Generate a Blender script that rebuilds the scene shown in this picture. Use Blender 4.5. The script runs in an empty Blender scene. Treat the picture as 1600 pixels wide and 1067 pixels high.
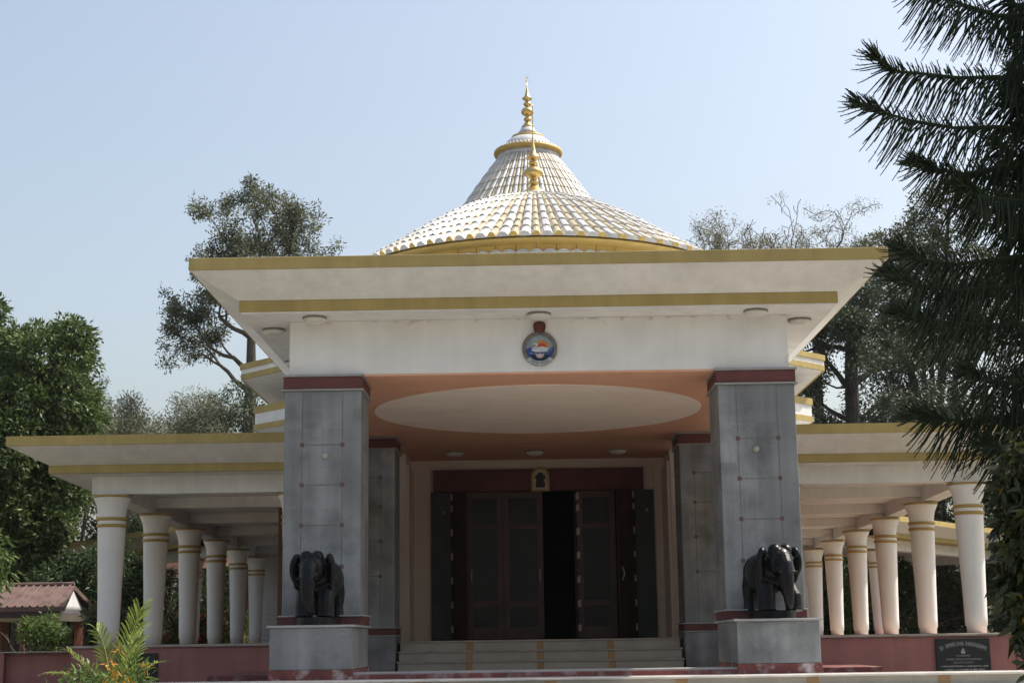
import bpy, bmesh, math, random
import numpy as np
from mathutils import Vector, Matrix
PI = math.pi
sc = bpy.context.scene
COL = sc.collection

# ------------------------------------------------------------------ camera
cam = bpy.data.cameras.new('camera'); camo = bpy.data.objects.new('camera', cam); COL.objects.link(camo)
cam.sensor_width = 36; cam.lens = 54.0; cam.clip_end = 4000; cam.clip_start = 0.1
pt, yw, rl = math.radians(10.977), math.radians(0.453), math.atan(0.0143)
fw0 = Vector((0, math.cos(pt), math.sin(pt))); up0 = Vector((0, -math.sin(pt), math.cos(pt))); rt0 = Vector((1, 0, 0))
up = rt0*math.sin(rl) + up0*math.cos(rl); rt = rt0*math.cos(rl) - up0*math.sin(rl)
M3 = Matrix((rt, up, -fw0)).transposed(); M3 = Matrix.Rotation(yw, 3, 'Z') @ M3
camo.matrix_world = Matrix.Translation((-0.2, 0, 1.7)) @ M3.to_4x4()
sc.camera = camo

# ------------------------------------------------------------------ sky, sun, exposure
SUN_EL = math.radians(55)                                # sun high to the right and a little behind the temple (73 degrees clockwise from +Y)
sun_dir = Vector((math.sin(math.radians(73))*math.cos(SUN_EL), math.cos(math.radians(73))*math.cos(SUN_EL), math.sin(SUN_EL)))
w = bpy.data.worlds.new('World'); sc.world = w; w.use_nodes = True
nt = w.node_tree; bg = nt.nodes['Background']
sky = nt.nodes.new('ShaderNodeTexSky'); sky.sky_type = 'NISHITA'; sky.sun_disc = False
sky.sun_elevation = SUN_EL; sky.sun_rotation = math.radians(73)
sky.air_density = 1.4; sky.dust_density = 9.0; sky.ozone_density = 0.6; sky.altitude = 800
hs = nt.nodes.new('ShaderNodeHueSaturation'); hs.inputs['Saturation'].default_value = .80; nt.links.new(sky.outputs[0], hs.inputs['Color'])
nt.links.new(hs.outputs[0], bg.inputs[0]); bg.inputs[1].default_value = 0.131
sl = bpy.data.lights.new('sun', 'SUN'); sl.energy = 4.0; sl.angle = math.radians(0.5); sl.color = (1, 0.95, 0.87)
so = bpy.data.objects.new('sun', sl); COL.objects.link(so)
so.rotation_euler = (-sun_dir).to_track_quat('-Z', 'Y').to_euler(); so.location = (30, 20, 40)
vs = sc.view_settings; vs.view_transform = 'Standard'; vs.look = 'None'; vs.gamma = 1; vs.exposure = 0.64
sc.cycles.max_bounces = 8; sc.cycles.diffuse_bounces = 5; sc.cycles.transparent_max_bounces = 8

# ------------------------------------------------------------------ helpers
def mat(name, c, rough=.75, var=.08, scale=2.0, bump=0.0, bscale=40, metal=0, spec=.4, streak=0.0, fine=0.0, stain=None, coat=0, cell=0):
    m = bpy.data.materials.new(name); m.use_nodes = True; n = m.node_tree.nodes; L = m.node_tree.links
    b = n['Principled BSDF']; b.inputs['Roughness'].default_value = rough; b.inputs['Metallic'].default_value = metal
    b.inputs['Specular IOR Level'].default_value = spec; b.inputs['Coat Weight'].default_value = coat
    geo = n.new('ShaderNodeNewGeometry')
    def noise(sc_, det, vec=None):
        t = n.new('ShaderNodeTexNoise'); t.inputs['Scale'].default_value = sc_; t.inputs['Detail'].default_value = det
        L.new(vec or geo.outputs['Position'], t.inputs['Vector']); return t.outputs[0]
    def remap(sock, lo, hi, a=.3, z=.7):
        r = n.new('ShaderNodeMapRange'); L.new(sock, r.inputs[0]); r.inputs[1].default_value = a; r.inputs[2].default_value = z
        r.inputs[3].default_value = lo; r.inputs[4].default_value = hi; return r.outputs[0]
    def mul(a, b_):
        q = n.new('ShaderNodeMath'); q.operation = 'MULTIPLY'; L.new(a, q.inputs[0]); L.new(b_, q.inputs[1]); return q.outputs[0]
    f = remap(noise(scale, 5), 1-var, 1+var)
    if fine: f = mul(f, remap(noise(scale*14, 3), 1-fine, 1+fine))
    if cell:
        vm = n.new('ShaderNodeVectorMath'); vm.operation = 'SNAP'; L.new(geo.outputs['Position'], vm.inputs[0]); vm.inputs[1].default_value = (.31, 50, .625)
        wn = n.new('ShaderNodeTexWhiteNoise'); L.new(vm.outputs[0], wn.inputs[0]); f = mul(f, remap(wn.outputs[0], 1-cell, 1+cell, 0, 1))
    if streak:
        mp = n.new('ShaderNodeMapping'); L.new(geo.outputs['Position'], mp.inputs['Vector']); mp.inputs['Scale'].default_value = (6, 6, .35)
        f = mul(f, remap(noise(1.0, 6, mp.outputs[0]), 1-streak, 1+streak*.6))
    v = n.new('ShaderNodeVectorMath'); v.operation = 'SCALE'; v.inputs[0].default_value = c[:3]; L.new(f, v.inputs['Scale'])
    out = v.outputs[0]
    if stain:
        mx = n.new('ShaderNodeMix'); mx.data_type = 'RGBA'; L.new(out, mx.inputs[6]); mx.inputs[7].default_value = (*stain[0], 1)
        L.new(remap(noise(stain[1], 8), 0, stain[2], .5, .72), mx.inputs[0]); out = mx.outputs[2]
    L.new(out, b.inputs['Base Color'])
    if bump:
        bp = n.new('ShaderNodeBump'); bp.inputs['Strength'].default_value = bump; bp.inputs['Distance'].default_value = .02
        L.new(noise(bscale, 4), bp.inputs['Height']); L.new(bp.outputs[0], b.inputs['Normal'])
    return m

def leafmat(name, c, var=.35, trans=.35, rough=.5, c2=None, big=.5):
    m = bpy.data.materials.new(name); m.use_nodes = True; n = m.node_tree.nodes; L = m.node_tree.links
    b = n['Principled BSDF']; b.inputs['Roughness'].default_value = rough; b.inputs['Specular IOR Level'].default_value = .35
    geo = n.new('ShaderNodeNewGeometry'); t = n.new('ShaderNodeTexNoise'); t.inputs['Scale'].default_value = big
    L.new(geo.outputs['Position'], t.inputs['Vector'])
    a = n.new('ShaderNodeMath'); a.operation = 'ADD'; L.new(geo.outputs['Random Per Island'], a.inputs[0]); L.new(t.outputs[0], a.inputs[1])
    r = n.new('ShaderNodeMapRange'); L.new(a.outputs[0], r.inputs[0]); r.inputs[1].default_value = .3; r.inputs[2].default_value = 1.3
    mx = n.new('ShaderNodeMix'); mx.data_type = 'RGBA'
    lo = [x*(1-var) for x in c]; hi = c2 or [x*(1+var) for x in c]
    mx.inputs[6].default_value = (*lo, 1); mx.inputs[7].default_value = (*hi, 1); L.new(r.outputs[0], mx.inputs[0])
    L.new(mx.outputs[2], b.inputs['Base Color'])
    tr = n.new('ShaderNodeBsdfTranslucent'); L.new(mx.outputs[2], tr.inputs['Color'])
    ms = n.new('ShaderNodeMixShader'); ms.inputs[0].default_value = trans
    L.new(b.outputs[0], ms.inputs[1]); L.new(tr.outputs[0], ms.inputs[2]); L.new(ms.outputs[0], n['Material Output'].inputs['Surface'])
    return m

WORLD = {}                                    # world position of every object, by object name
def setp(o, label=None, cat=None, group=None, kind=None):
    if label: o['label'] = label
    if cat: o['category'] = cat
    if group: o['group'] = group
    if kind: o['kind'] = kind
    return o
def thing(name, label, cat, loc=(0, 0, 0), rz=0, group=None):
    o = bpy.data.objects.new(name, None); COL.objects.link(o); o.empty_display_size = .3
    o.location = loc; o.rotation_euler = (0, 0, rz); WORLD[o.name] = Vector(loc)
    return setp(o, label, cat, group)
def link(name, me, mats, parent=None, loc=None):
    for m in (mats if isinstance(mats, (list, tuple)) else [mats]): me.materials.append(m)
    o = bpy.data.objects.new(name, me); COL.objects.link(o)
    pw = Vector((0, 0, 0))
    if parent: o.parent = parent; pw = WORLD.get(parent.name, pw)
    if loc is not None: o.location = loc; WORLD[o.name] = pw + Vector(loc)
    else: WORLD[o.name] = pw
    return o
def dup(o, parent=None, loc=None, rz=None):
    c = o.copy(); COL.objects.link(c); c.parent = parent
    if loc is not None: c.location = loc
    if rz is not None: c.rotation_euler = (0, 0, rz)
    for ch in [x for x in bpy.data.objects if x.parent == o]: dup(ch, c)
    return c

class MB:
    def __init__(s): s.v = []; s.f = []; s.m = []; s.s = []; s.mi = 0; s.sm = False
    def add(s, vs, fs):
        b = len(s.v); s.v += [tuple(x) for x in vs]
        for f in fs: s.f.append([i+b for i in f]); s.m.append(s.mi); s.s.append(s.sm)
        return s
    def quad(s, *p): return s.add(p, [range(len(p))])
    def box(s, x0, x1, y0, y1, z0, z1):
        return s.add([(x0,y0,z0),(x1,y0,z0),(x1,y1,z0),(x0,y1,z0),(x0,y0,z1),(x1,y0,z1),(x1,y1,z1),(x0,y1,z1)],
                     [(0,3,2,1),(4,5,6,7),(0,1,5,4),(1,2,6,5),(2,3,7,6),(3,0,4,7)])
    def prism(s, poly, z0, z1):
        n = len(poly)
        return s.add([(x,y,z0) for x,y in poly]+[(x,y,z1) for x,y in poly],
                     [tuple(reversed(range(n))), tuple(range(n,2*n))]+[(i,(i+1)%n,n+(i+1)%n,n+i) for i in range(n)])
    def plate(s, poly, y0, y1):                 # outline in x,z standing in the facade plane
        n = len(poly)
        return s.add([(x,y0,z) for x,z in poly]+[(x,y1,z) for x,z in poly],
                     [tuple(range(n)), tuple(reversed(range(n,2*n)))]+[(i,n+i,n+(i+1)%n,(i+1)%n) for i in range(n)])
    def lathe(s, prof, n=32, c=(0,0,0), cap=True, wob=None):
        vs = []
        for r, z in prof:
            for k in range(n):
                a = 2*PI*k/n; vs.append((c[0]+r*math.cos(a), c[1]+r*math.sin(a), c[2]+z))
        fs = [(j*n+k, j*n+(k+1)%n, (j+1)*n+(k+1)%n, (j+1)*n+k) for j in range(len(prof)-1) for k in range(n)]
        if cap: fs += [tuple(reversed(range(n))), tuple(range((len(prof)-1)*n, len(prof)*n))]
        return s.add(vs, fs)
    def tube(s, pts, rad, n=8, cap=True):
        pts = [Vector(p) for p in pts]
        if not hasattr(rad, '__len__'): rad = [rad]*len(pts)
        vs = []; ref = None
        for i, p in enumerate(pts):
            d = (pts[min(i+1, len(pts)-1)]-pts[max(i-1, 0)])
            d = d.normalized() if d.length > 1e-9 else Vector((0,0,1))
            if ref is None: ref = Vector((1,0,0)) if abs(d.x) < .8 else Vector((0,1,0))
            a = d.cross(ref).normalized(); b = d.cross(a); ref = b.cross(d) if False else ref
            for k in range(n):
                t = 2*PI*k/n; vs.append(p + (a*math.cos(t)+b*math.sin(t))*rad[i])
        fs = [(j*n+k, j*n+(k+1)%n, (j+1)*n+(k+1)%n, (j+1)*n+k) for j in range(len(pts)-1) for k in range(n)]
        if cap: fs += [tuple(reversed(range(n))), tuple(range((len(pts)-1)*n, len(pts)*n))]
        return s.add(vs, fs)
    def ball(s, c, r, rot=None, nu=16, nv=10):
        r = r if hasattr(r, '__len__') else (r, r, r)
        R = Matrix(rot) if rot is not None else Matrix.Identity(3)
        c = Vector(c); vs = []
        for j in range(1, nv):
            t = PI*j/nv
            for k in range(nu):
                a = 2*PI*k/nu; vs.append(c + R @ Vector((r[0]*math.sin(t)*math.cos(a), r[1]*math.sin(t)*math.sin(a), r[2]*math.cos(t))))
        vs += [c + R @ Vector((0,0,r[2])), c - R @ Vector((0,0,r[2]))]
        N = len(vs); fs = [(j*nu+k, (j+1)*nu+k, (j+1)*nu+(k+1)%nu, j*nu+(k+1)%nu) for j in range(nv-2) for k in range(nu)]
        fs += [(N-2, k, (k+1)%nu) for k in range(nu)] + [(N-1, (nv-2)*nu+(k+1)%nu, (nv-2)*nu+k) for k in range(nu)]
        return s.add(vs, fs)
    def build(s, name, mats, parent=None, loc=None, bevel=0, smooth=None, local=False):
        me = bpy.data.meshes.new(name)
        off = Vector((0,0,0))
        if parent and not local: off = WORLD.get(parent.name, off)
        me.from_pydata([Vector(v)-off for v in s.v], [], s.f)
        me.polygons.foreach_set('material_index', s.m)
        me.polygons.foreach_set('use_smooth', s.s if smooth is None else [smooth]*len(s.f)); me.update()
        bm = bmesh.new(); bm.from_mesh(me); bmesh.ops.recalc_face_normals(bm, faces=bm.faces); bm.to_mesh(me); bm.free()
        o = link(name, me, mats, parent, loc)
        if bevel:
            md = o.modifiers.new('bevel', 'BEVEL'); md.width = bevel; md.segments = 2; md.limit_method = 'ANGLE'; md.harden_normals = False
        return o

def npmesh(name, V, F, mats, parent=None, smooth=False, k=4):
    V = np.asarray(V, np.float32).reshape(-1, 3); F = np.asarray(F, np.int32).reshape(-1, k)
    if parent: V = V - np.array(WORLD.get(parent.name, (0,0,0)), np.float32)
    me = bpy.data.meshes.new(name); me.vertices.add(len(V)); me.vertices.foreach_set('co', V.ravel())
    me.loops.add(F.size); me.loops.foreach_set('vertex_index', F.ravel())
    me.polygons.add(len(F)); me.polygons.foreach_set('loop_start', np.arange(0, F.size, k, dtype=np.int32))
    me.polygons.foreach_set('loop_total', np.full(len(F), k, np.int32)); me.update(calc_edges=True)
    return link(name, me, mats, parent)

def unit(a): return a/np.maximum(np.linalg.norm(a, axis=-1, keepdims=True), 1e-9)
def leaves(name, P, D, Ln, Wd, rng, m, parent=None, fold=.25):
    """folded pointed leaves: each a 4-vertex blade of its own"""
    P = np.asarray(P, float); D = unit(np.asarray(D, float)); N = len(P)
    S = unit(np.cross(D, rng.normal(size=(N,3)))); U = np.cross(S, D)
    L = Ln*rng.uniform(.7, 1.25, (N,1)); W = Wd*rng.uniform(.75, 1.2, (N,1))
    mid = P + D*L*.45 + U*W*fold
    V = np.stack([P, mid+S*W*.5, P+D*L - U*W*fold*.6, mid-S*W*.5], 1)
    return npmesh(name, V, np.arange(4*N).reshape(-1,4), m, parent)
def tufts(C, n, spread, rng, out=None, droop=0.0, rad=.6):
    """n leaf seats around each tuft centre, blades pointing out of the tuft"""
    C = np.asarray(C, float); N = len(C)
    off = unit(rng.normal(size=(N, n, 3)))
    P = C[:, None]+off*spread*rng.uniform(.1, 1, (N, n, 1))**.7
    D = off*rad + rng.normal(size=(N, n, 3))*.35; D[..., 2] -= droop
    if out is not None: D += np.asarray(out)[:, None]*.5
    return P.reshape(-1,3), D.reshape(-1,3)

# ------------------------------------------------------------------ materials
WHITE = mat('white_paint', (.73,.72,.70), .8, .06, 1.2, .08, 60, streak=.07, fine=.02, stain=((.42,.37,.31), 1.7, .18))
COLW = mat('column_paint', (.78,.75,.71), .6, .04, 1.5, .04, 50, streak=.05)
OLIVE = mat('ochre_paint', (.385,.292,.105), .75, .08, 2.5, .05, 60, streak=.1)
GOLDP = mat('gold_paint', (.42,.28,.08), .55, .1, 4)
MAROON = mat('maroon_paint', (.118,.036,.032), .6, .15, 3, .05)
PINK = mat('pink_paint', (.34,.145,.13), .8, .1, 1.4, .08, 50, streak=.14, stain=((.16,.09,.08), 1.1, .3))
FLOORR = mat('red_oxide_floor', (.48,.33,.26), .4, .12, 2, .05)
FLOORS = mat('cream_floor', (.52,.44,.38), .5, .12, 2, .05)
COPING = mat('coping_stone', (.36,.31,.26), .6, .2, 4, .1)
STONE = mat('grey_granite', (.208,.215,.217), .5, .36, 2.2, .12, 45, streak=.18, fine=.08, stain=((.10,.107,.11), 1.1, .6), cell=.09)
STONE2 = mat('grey_granite_edge', (.29,.295,.285), .55, .15, 3, .1)
LINE = mat('inlay_line', (.135,.13,.125), .7, .15, 5)
INLAY = mat('red_inlay', (.12,.07,.065), .6, .2, 6)
SALMON = mat('salmon_paint', (.70,.385,.25), .8, .05, 1.5, streak=.03)
CREAM = mat('cream_paint', (.90,.80,.70), .8, .05, 1.2)
PORCHW = mat('porch_wall_paint', (.64,.55,.47), .8, .05, 1.2)
STEP = mat('cream_stone', (.36,.33,.275), .45, .12, 2.2, .08, 50, stain=((.28,.24,.2), 2.0, .3))
TAN = mat('tan_tile', (.33,.20,.09), .45, .15, 4)
NOSE = mat('polished_nosing', (.55,.52,.48), .25, .15, 3, .05, spec=.6)
REDPEEL = mat('peeling_red_paint', (.15,.04,.035), .55, .3, 3, .2, stain=((.52,.50,.50), 4.5, .95))
REDLED = mat('red_ledger', (.15,.04,.035), .55, .3, 3, .1, stain=((.5,.48,.47), 5.0, .35))
GOLD = mat('gilded_metal', (.62,.45,.19), .34, .12, 6, metal=.85)
TILEW = mat('white_tile', (.50,.497,.49), .4, .18, 5, fine=.1, spec=.5)
TILEG = mat('gold_tile', (.45,.38,.25), .4, .2, 5, fine=.14, spec=.5)
GOLDY = mat('yellow_drum', (.56,.40,.12), .5, .1, 3)
BLACKST = mat('black_polished_stone', (.004,.0045,.006), .33, .3, 8, .15, 45, spec=.22)
SLATE = mat('slate_shutter', (.038,.046,.048), .55, .12, 3)
WOOD = mat('dark_wood', (.045,.022,.018), .45, .3, 3, .1, 40, streak=.25)
FRAMEW = mat('red_brown_frame', (.095,.05,.047), .5, .2, 3, streak=.15)
GLASS = mat('dark_glass', (.008,.0085,.0085), .22, .1, 2, spec=.25)
STEEL = mat('steel', (.6,.58,.55), .3, .1, 5, metal=1)
HINGE = mat('pale_hinge', (.5,.42,.32), .5, .2, 6)
LAMPG = mat('lamp_glass', (.62,.60,.55), .35, .06, 8, spec=.5)
LAMPR = mat('lamp_rim', (.22,.2,.18), .4, .1, 8)
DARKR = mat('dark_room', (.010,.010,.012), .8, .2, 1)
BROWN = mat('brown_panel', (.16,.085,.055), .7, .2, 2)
TERRA = mat('terracotta', (.45,.17,.10), .7, .15, 3)
ROOFT = mat('old_roof_tile', (.125,.078,.066), .85, .35, 3, .3, 25, fine=.25)
BARK = mat('bark', (.085,.07,.058), .9, .35, 3, .5, 18)
BARKD = mat('dark_bark', (.04,.035,.03), .9, .35, 3, .5, 18)
BARKP = mat('pale_bark', (.16,.14,.12), .9, .3, 3, .4, 18)
TOPS = mat('roof_concrete', (.40,.39,.37), .9, .2, 1, .1)
GROUND = mat('ground', (.15,.13,.09), .95, .35, .3, .3, 8, stain=((.06,.10,.03), .5, .8))
PAVE = mat('paving', (.24,.225,.20), .8, .15, 1.2, .1)
PLAQ = mat('black_granite', (.012,.013,.014), .35, .3, 10, spec=.5)
LETTER = mat('etched_letter', (.34,.34,.33), .6, .1, 20)

# ------------------------------------------------------------------ ground
g = MB().box(-600, 600, -60, 900, -.3, 0); setp(g.build('ground', GROUND), kind='structure')
g = MB().box(-10, 10, -20, 20.2, .004, .03); setp(g.build('forecourt', PAVE), kind='structure')

# ================================================================== TEMPLE
T = thing('temple', 'white domed temple with ochre roof bands, grey stone porch pillars and open colonnades', 'temple', (0.03, 36, 0))
X0 = .03
def tb(mb, name, m, parent=None, bevel=0, smooth=None):
    """shape written with the building's axis at x = 0"""
    mb.v = [(x+X0, y, z) for x, y, z in mb.v]
    return mb.build(name, m, parent or T, bevel=bevel, smooth=smooth)

# ---- porch roof: fascia slab, cove, lower band, soffit, beam, ceiling
YB = 37.0
def uloft(a, b, yb=YB, mb=None):               # a, b = (half width, front y, z): surface along left side, front and right side
    mb = mb or MB()
    A = [(-a[0],yb,a[2]),(-a[0],a[1],a[2]),(a[0],a[1],a[2]),(a[0],yb,a[2])]
    B = [(-b[0],yb,b[2]),(-b[0],b[1],b[2]),(b[0],b[1],b[2]),(b[0],yb,b[2])]
    for i in range(3): mb.quad(A[i], A[i+1], B[i+1], B[i])
    return mb
slab = MB().box(-5.32, 5.32, 22.70, YB, 7.285, 7.475); slab.m[1] = 1
roof = tb(slab, 'porch_roof', [OLIVE, TOPS], bevel=.008)
cv = uloft((5.30,22.72,7.283),(4.67,23.35,6.945)); cv.quad((-4.67,23.35,6.945),(-4.67,YB,6.945),(4.67,YB,6.945),(4.67,23.35,6.945))
tb(cv, 'cove', WHITE, roof)
tb(MB().box(-4.66,4.66,23.36,YB-.02,6.765,6.943), 'lower_band', OLIVE, roof, .006)
tb(MB().box(-4.64,4.64,23.38,YB-.04,6.74,6.763), 'soffit', WHITE, roof)
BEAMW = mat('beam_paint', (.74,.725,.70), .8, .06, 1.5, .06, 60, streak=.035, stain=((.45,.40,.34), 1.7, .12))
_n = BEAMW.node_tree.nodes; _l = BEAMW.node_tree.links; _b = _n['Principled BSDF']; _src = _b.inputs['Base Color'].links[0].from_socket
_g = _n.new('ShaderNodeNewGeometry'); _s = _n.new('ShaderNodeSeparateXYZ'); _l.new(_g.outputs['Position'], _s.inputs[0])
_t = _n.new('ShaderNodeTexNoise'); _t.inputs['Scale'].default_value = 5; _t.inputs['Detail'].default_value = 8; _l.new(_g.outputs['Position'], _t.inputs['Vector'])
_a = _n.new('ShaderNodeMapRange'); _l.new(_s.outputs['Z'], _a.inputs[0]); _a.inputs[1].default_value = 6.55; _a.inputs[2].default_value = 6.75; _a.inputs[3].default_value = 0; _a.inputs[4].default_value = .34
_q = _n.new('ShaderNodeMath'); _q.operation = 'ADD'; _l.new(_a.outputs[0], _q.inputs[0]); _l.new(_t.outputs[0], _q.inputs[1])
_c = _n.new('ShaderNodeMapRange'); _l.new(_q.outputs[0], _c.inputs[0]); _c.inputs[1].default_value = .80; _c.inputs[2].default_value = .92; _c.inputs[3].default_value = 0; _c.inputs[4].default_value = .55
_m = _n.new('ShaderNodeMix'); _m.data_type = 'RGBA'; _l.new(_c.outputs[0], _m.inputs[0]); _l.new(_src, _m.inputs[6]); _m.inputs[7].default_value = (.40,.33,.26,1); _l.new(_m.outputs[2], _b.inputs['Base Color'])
bm_ = MB()
bm_.box(-3.97,3.97,24.05,25.0,5.872,6.738); bm_.box(-3.97,-3.0,25.002,YB-.1,5.872,6.738); bm_.box(3.0,3.97,25.002,YB-.1,5.872,6.738)
tb(bm_, 'beam', BEAMW, bevel=.006)
tb(MB().box(-3.965,3.965,24.055,36.1,5.84,5.870), 'ceiling', SALMON)
ceil = [o for o in bpy.data.objects if o.name == 'ceiling'][0]
tb(MB().lathe([(3.0,5.822),(3.0,5.838)], 96, (0,28.1,0)), 'ceiling_disc', CREAM, ceil)

# ---- stone pillars
def pillar(x0, x1, y0, y1, zb, zt, front):
    p = MB().box(x0,x1,y0,y1,zb,zt-.26); o = tb(p, 'pillar', STONE, bevel=.012)
    c = MB(); c.mi = 0; c.box(x0-.02,x1+.02,y0-.02,y1+.02,zt-.235,zt-.04); c.mi = 1
    c.box(x0-.05,x1+.05,y0-.05,y1+.05,zt-.262,zt-.237); c.box(x0-.05,x1+.05,y0-.05,y1+.05,zt-.038,zt-.002)
    tb(c, 'cap_band', [MAROON, STONE2], o, .006)
    c = MB(); c.box(x0-.02,x1+.02,y0-.02,y1+.02,zb+.005,zb+.13); c.mi = 1; c.box(x0-.05,x1+.05,y0-.05,y1+.05,zb+.132,zb+.158)
    tb(c, 'base_band', [MAROON, STONE2], o, .006)
    k = MB(); w_ = x1-x0; a, b = x0+w_*.235, x1-w_*.24
    e = .003
    zs = [z for z in (4.75,4.12,3.49,2.85) if z > zb+.5] if front else [3.0,3.7,4.4,5.0]
    k.mi = 0
    for x in (a, b): k.box(x-.006,x+.006,y0-e,y0+.01,zb+.16,zt-.265)
    for z in zs: k.box(a+.03,b-.03,y0-e,y0+.01,z-.008,z+.008)
    for x in (x0+.001, x1-.001):
        s_ = -1 if x < (x0+x1)/2 else 1; ya, yb_ = y0+w_*.25, y1-w_*.25
        for y in (ya, yb_): k.box(x-e,x+e,y-.006,y+.006,zb+.16,zt-.265)
        for z in zs: k.box(x-e,x+e,ya+.03,yb_-.03,z-.008,z+.008)
    k.mi = 1
    for z in zs:
        for x in (a, b): k.box(x-.032,x+.032,y0-e-.002,y0+.01,z-.032,z+.032)
    tb(k, 'inlay', [LINE, INLAY], o)
    return o
for s in (-1, 1):
    a, b = sorted((s*2.82, s*4.03))
    o = pillar(a, b, 24.0, 25.2, 1.955, 5.870, True)
    kn = MB(); kn.sm = True
    kn.tube([(s*3.38,24.0,4.575),(s*3.38,23.965,4.575),(s*3.38,23.95,4.575)], [.05,.05,.03], 20); tb(kn, 'knob', STEP, o)
    pd = MB(); pd.box(a, b, 22.9, 25.22, 1.31, 1.915); pd.mi = 1; pd.box(a-.04, b+.04, 22.86, 25.26, 1.917, 1.953)
    pd.mi = 2; pd.box(a-.015, b+.015, 22.885, 25.235, 1.0, 1.308)
    tb(pd, 'pedestal', [STONE, STONE2, REDPEEL], o, .008)
    a, b = sorted((s*2.92, s*4.13))
    o = pillar(a, b, 31.4, 32.6, 1.83, 5.838, False)
    pd = MB(); pd.box(a-.02, b+.02, 31.3, 32.7, 1.0, 1.80); pd.mi = 1; pd.box(a-.04,b+.04,31.28,32.72,1.802,1.828)
    tb(pd, 'pedestal', [STONE, STONE2], o, .008)

# ---- steps and floors
st = MB(); st.box(-4.14,4.14,23.5,36,.9,1.10)
tb(st, 'porch_floor', FLOORS, bevel=.01)
tb(MB().box(-2.815,2.815,22.93,23.498,1.0,1.262), 'kerb', STONE2, bevel=.012)
k = MB(); k.box(-2.815,2.815,22.905,22.928,1.0,1.235); k.box(-5.2,-4.142,24.2,36,.9,1.22); k.box(4.142,5.2,24.2,36,.9,1.22)
tb(k, 'floor_edge', REDLED, bevel=.01)
stp = MB(); strips = []; ns = MB()
for i, z in enumerate((1.165,1.0,.835,.67,.505,.34,.175)):
    y0 = 22.45-i*.34
    stp.box(-9.5,9.5,y0+.02,y0+.6 if i else 22.90,z-.165,z-.04); ns.tube([(-9.5,y0-.02,z-.02),(9.5,y0-.02,z-.02)], .02, 10); ns.box(-9.5,9.5,y0-.019,y0+.6 if i else 22.9,z-.039,z)
    for k in range(-4, 5): strips.append((k*1.87-.01,k*1.87+.16,y0+.012,y0+.02,z-.163,z-.045))
    for k in range(-9, 9): ns.box(k*.935+.53,k*.935+.535,y0+.014,y0+.02,z-.163,z-.045)
fs = tb(stp, 'front_steps', STEP, bevel=.004); tb(ns, 'nosing', NOSE, fs)
for q in strips: tb(MB().box(*q), 'tile_strip', TAN, fs)
stp = MB(); strips = []; ns = MB()
for i, z in enumerate((1.70,1.50,1.30)):
    y0 = 31.66-i*.3
    stp.box(-2.83,2.83,y0+.02,y0+.32 if i else 36.2,z-.199,z-.035); ns.box(-2.85,2.85,y0-.01,y0+.32 if i else 36.2,z-.033,z)
    for x in (-1.42, 0, 1.42): strips.append((x-.07,x+.07,y0+.012,y0+.02,z-.19,z-.037))
fs = tb(stp, 'inner_steps', STEP, bevel=.004); tb(ns, 'nosing', COPING, fs, .008)
for q in strips: tb(MB().box(*q), 'tile_strip', TAN, fs)

# ---- porch back wall, door
wl = MB()
wl.box(-4.2,-2.46,35.9,36.2,1.2,5.838); wl.box(2.74,4.2,35.9,36.2,1.2,5.838); wl.box(-2.458,2.738,35.9,36.2,5.62,5.838); wl.box(-2.458,-1.9,35.92,36.2,5.0,5.618); wl.box(2.2,2.738,35.92,36.2,5.0,5.618)
wl.box(-4.15,-2.93,34.4,35.898,1.2,5.838); wl.box(3.0,4.15,34.4,35.898,1.2,5.838)
wl.box(-2.928,-2.86,34.43,35.898,1.702,5.60); wl.box(2.93,2.998,34.43,35.898,1.702,5.60)
tb(wl, 'wall', PORCHW, bevel=.004)
tb(MB().box(-2.40,2.50,35.80,36.1,5.10,5.61), 'lintel', MAROON, bevel=.006)
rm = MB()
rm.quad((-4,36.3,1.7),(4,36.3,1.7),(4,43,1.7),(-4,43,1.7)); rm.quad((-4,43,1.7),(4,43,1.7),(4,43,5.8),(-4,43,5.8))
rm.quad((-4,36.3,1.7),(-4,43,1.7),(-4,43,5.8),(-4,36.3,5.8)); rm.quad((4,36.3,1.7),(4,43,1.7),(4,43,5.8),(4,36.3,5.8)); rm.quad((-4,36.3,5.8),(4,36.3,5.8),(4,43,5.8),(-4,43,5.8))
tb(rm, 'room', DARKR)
for x0, x1 in ((-2.455,-1.98),(2.29,2.735)):
    sh = tb(MB().box(x0,x1,35.84,35.895,1.71,5.09), 'shutter', SLATE, bevel=.004)
    k = MB(); k.sm = True; k.tube([((x0+x1)/2+.05,35.84,4.62),((x0+x1)/2+.05,35.81,4.62)], .035, 12); tb(k, 'latch', STEEL, sh)
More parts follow.
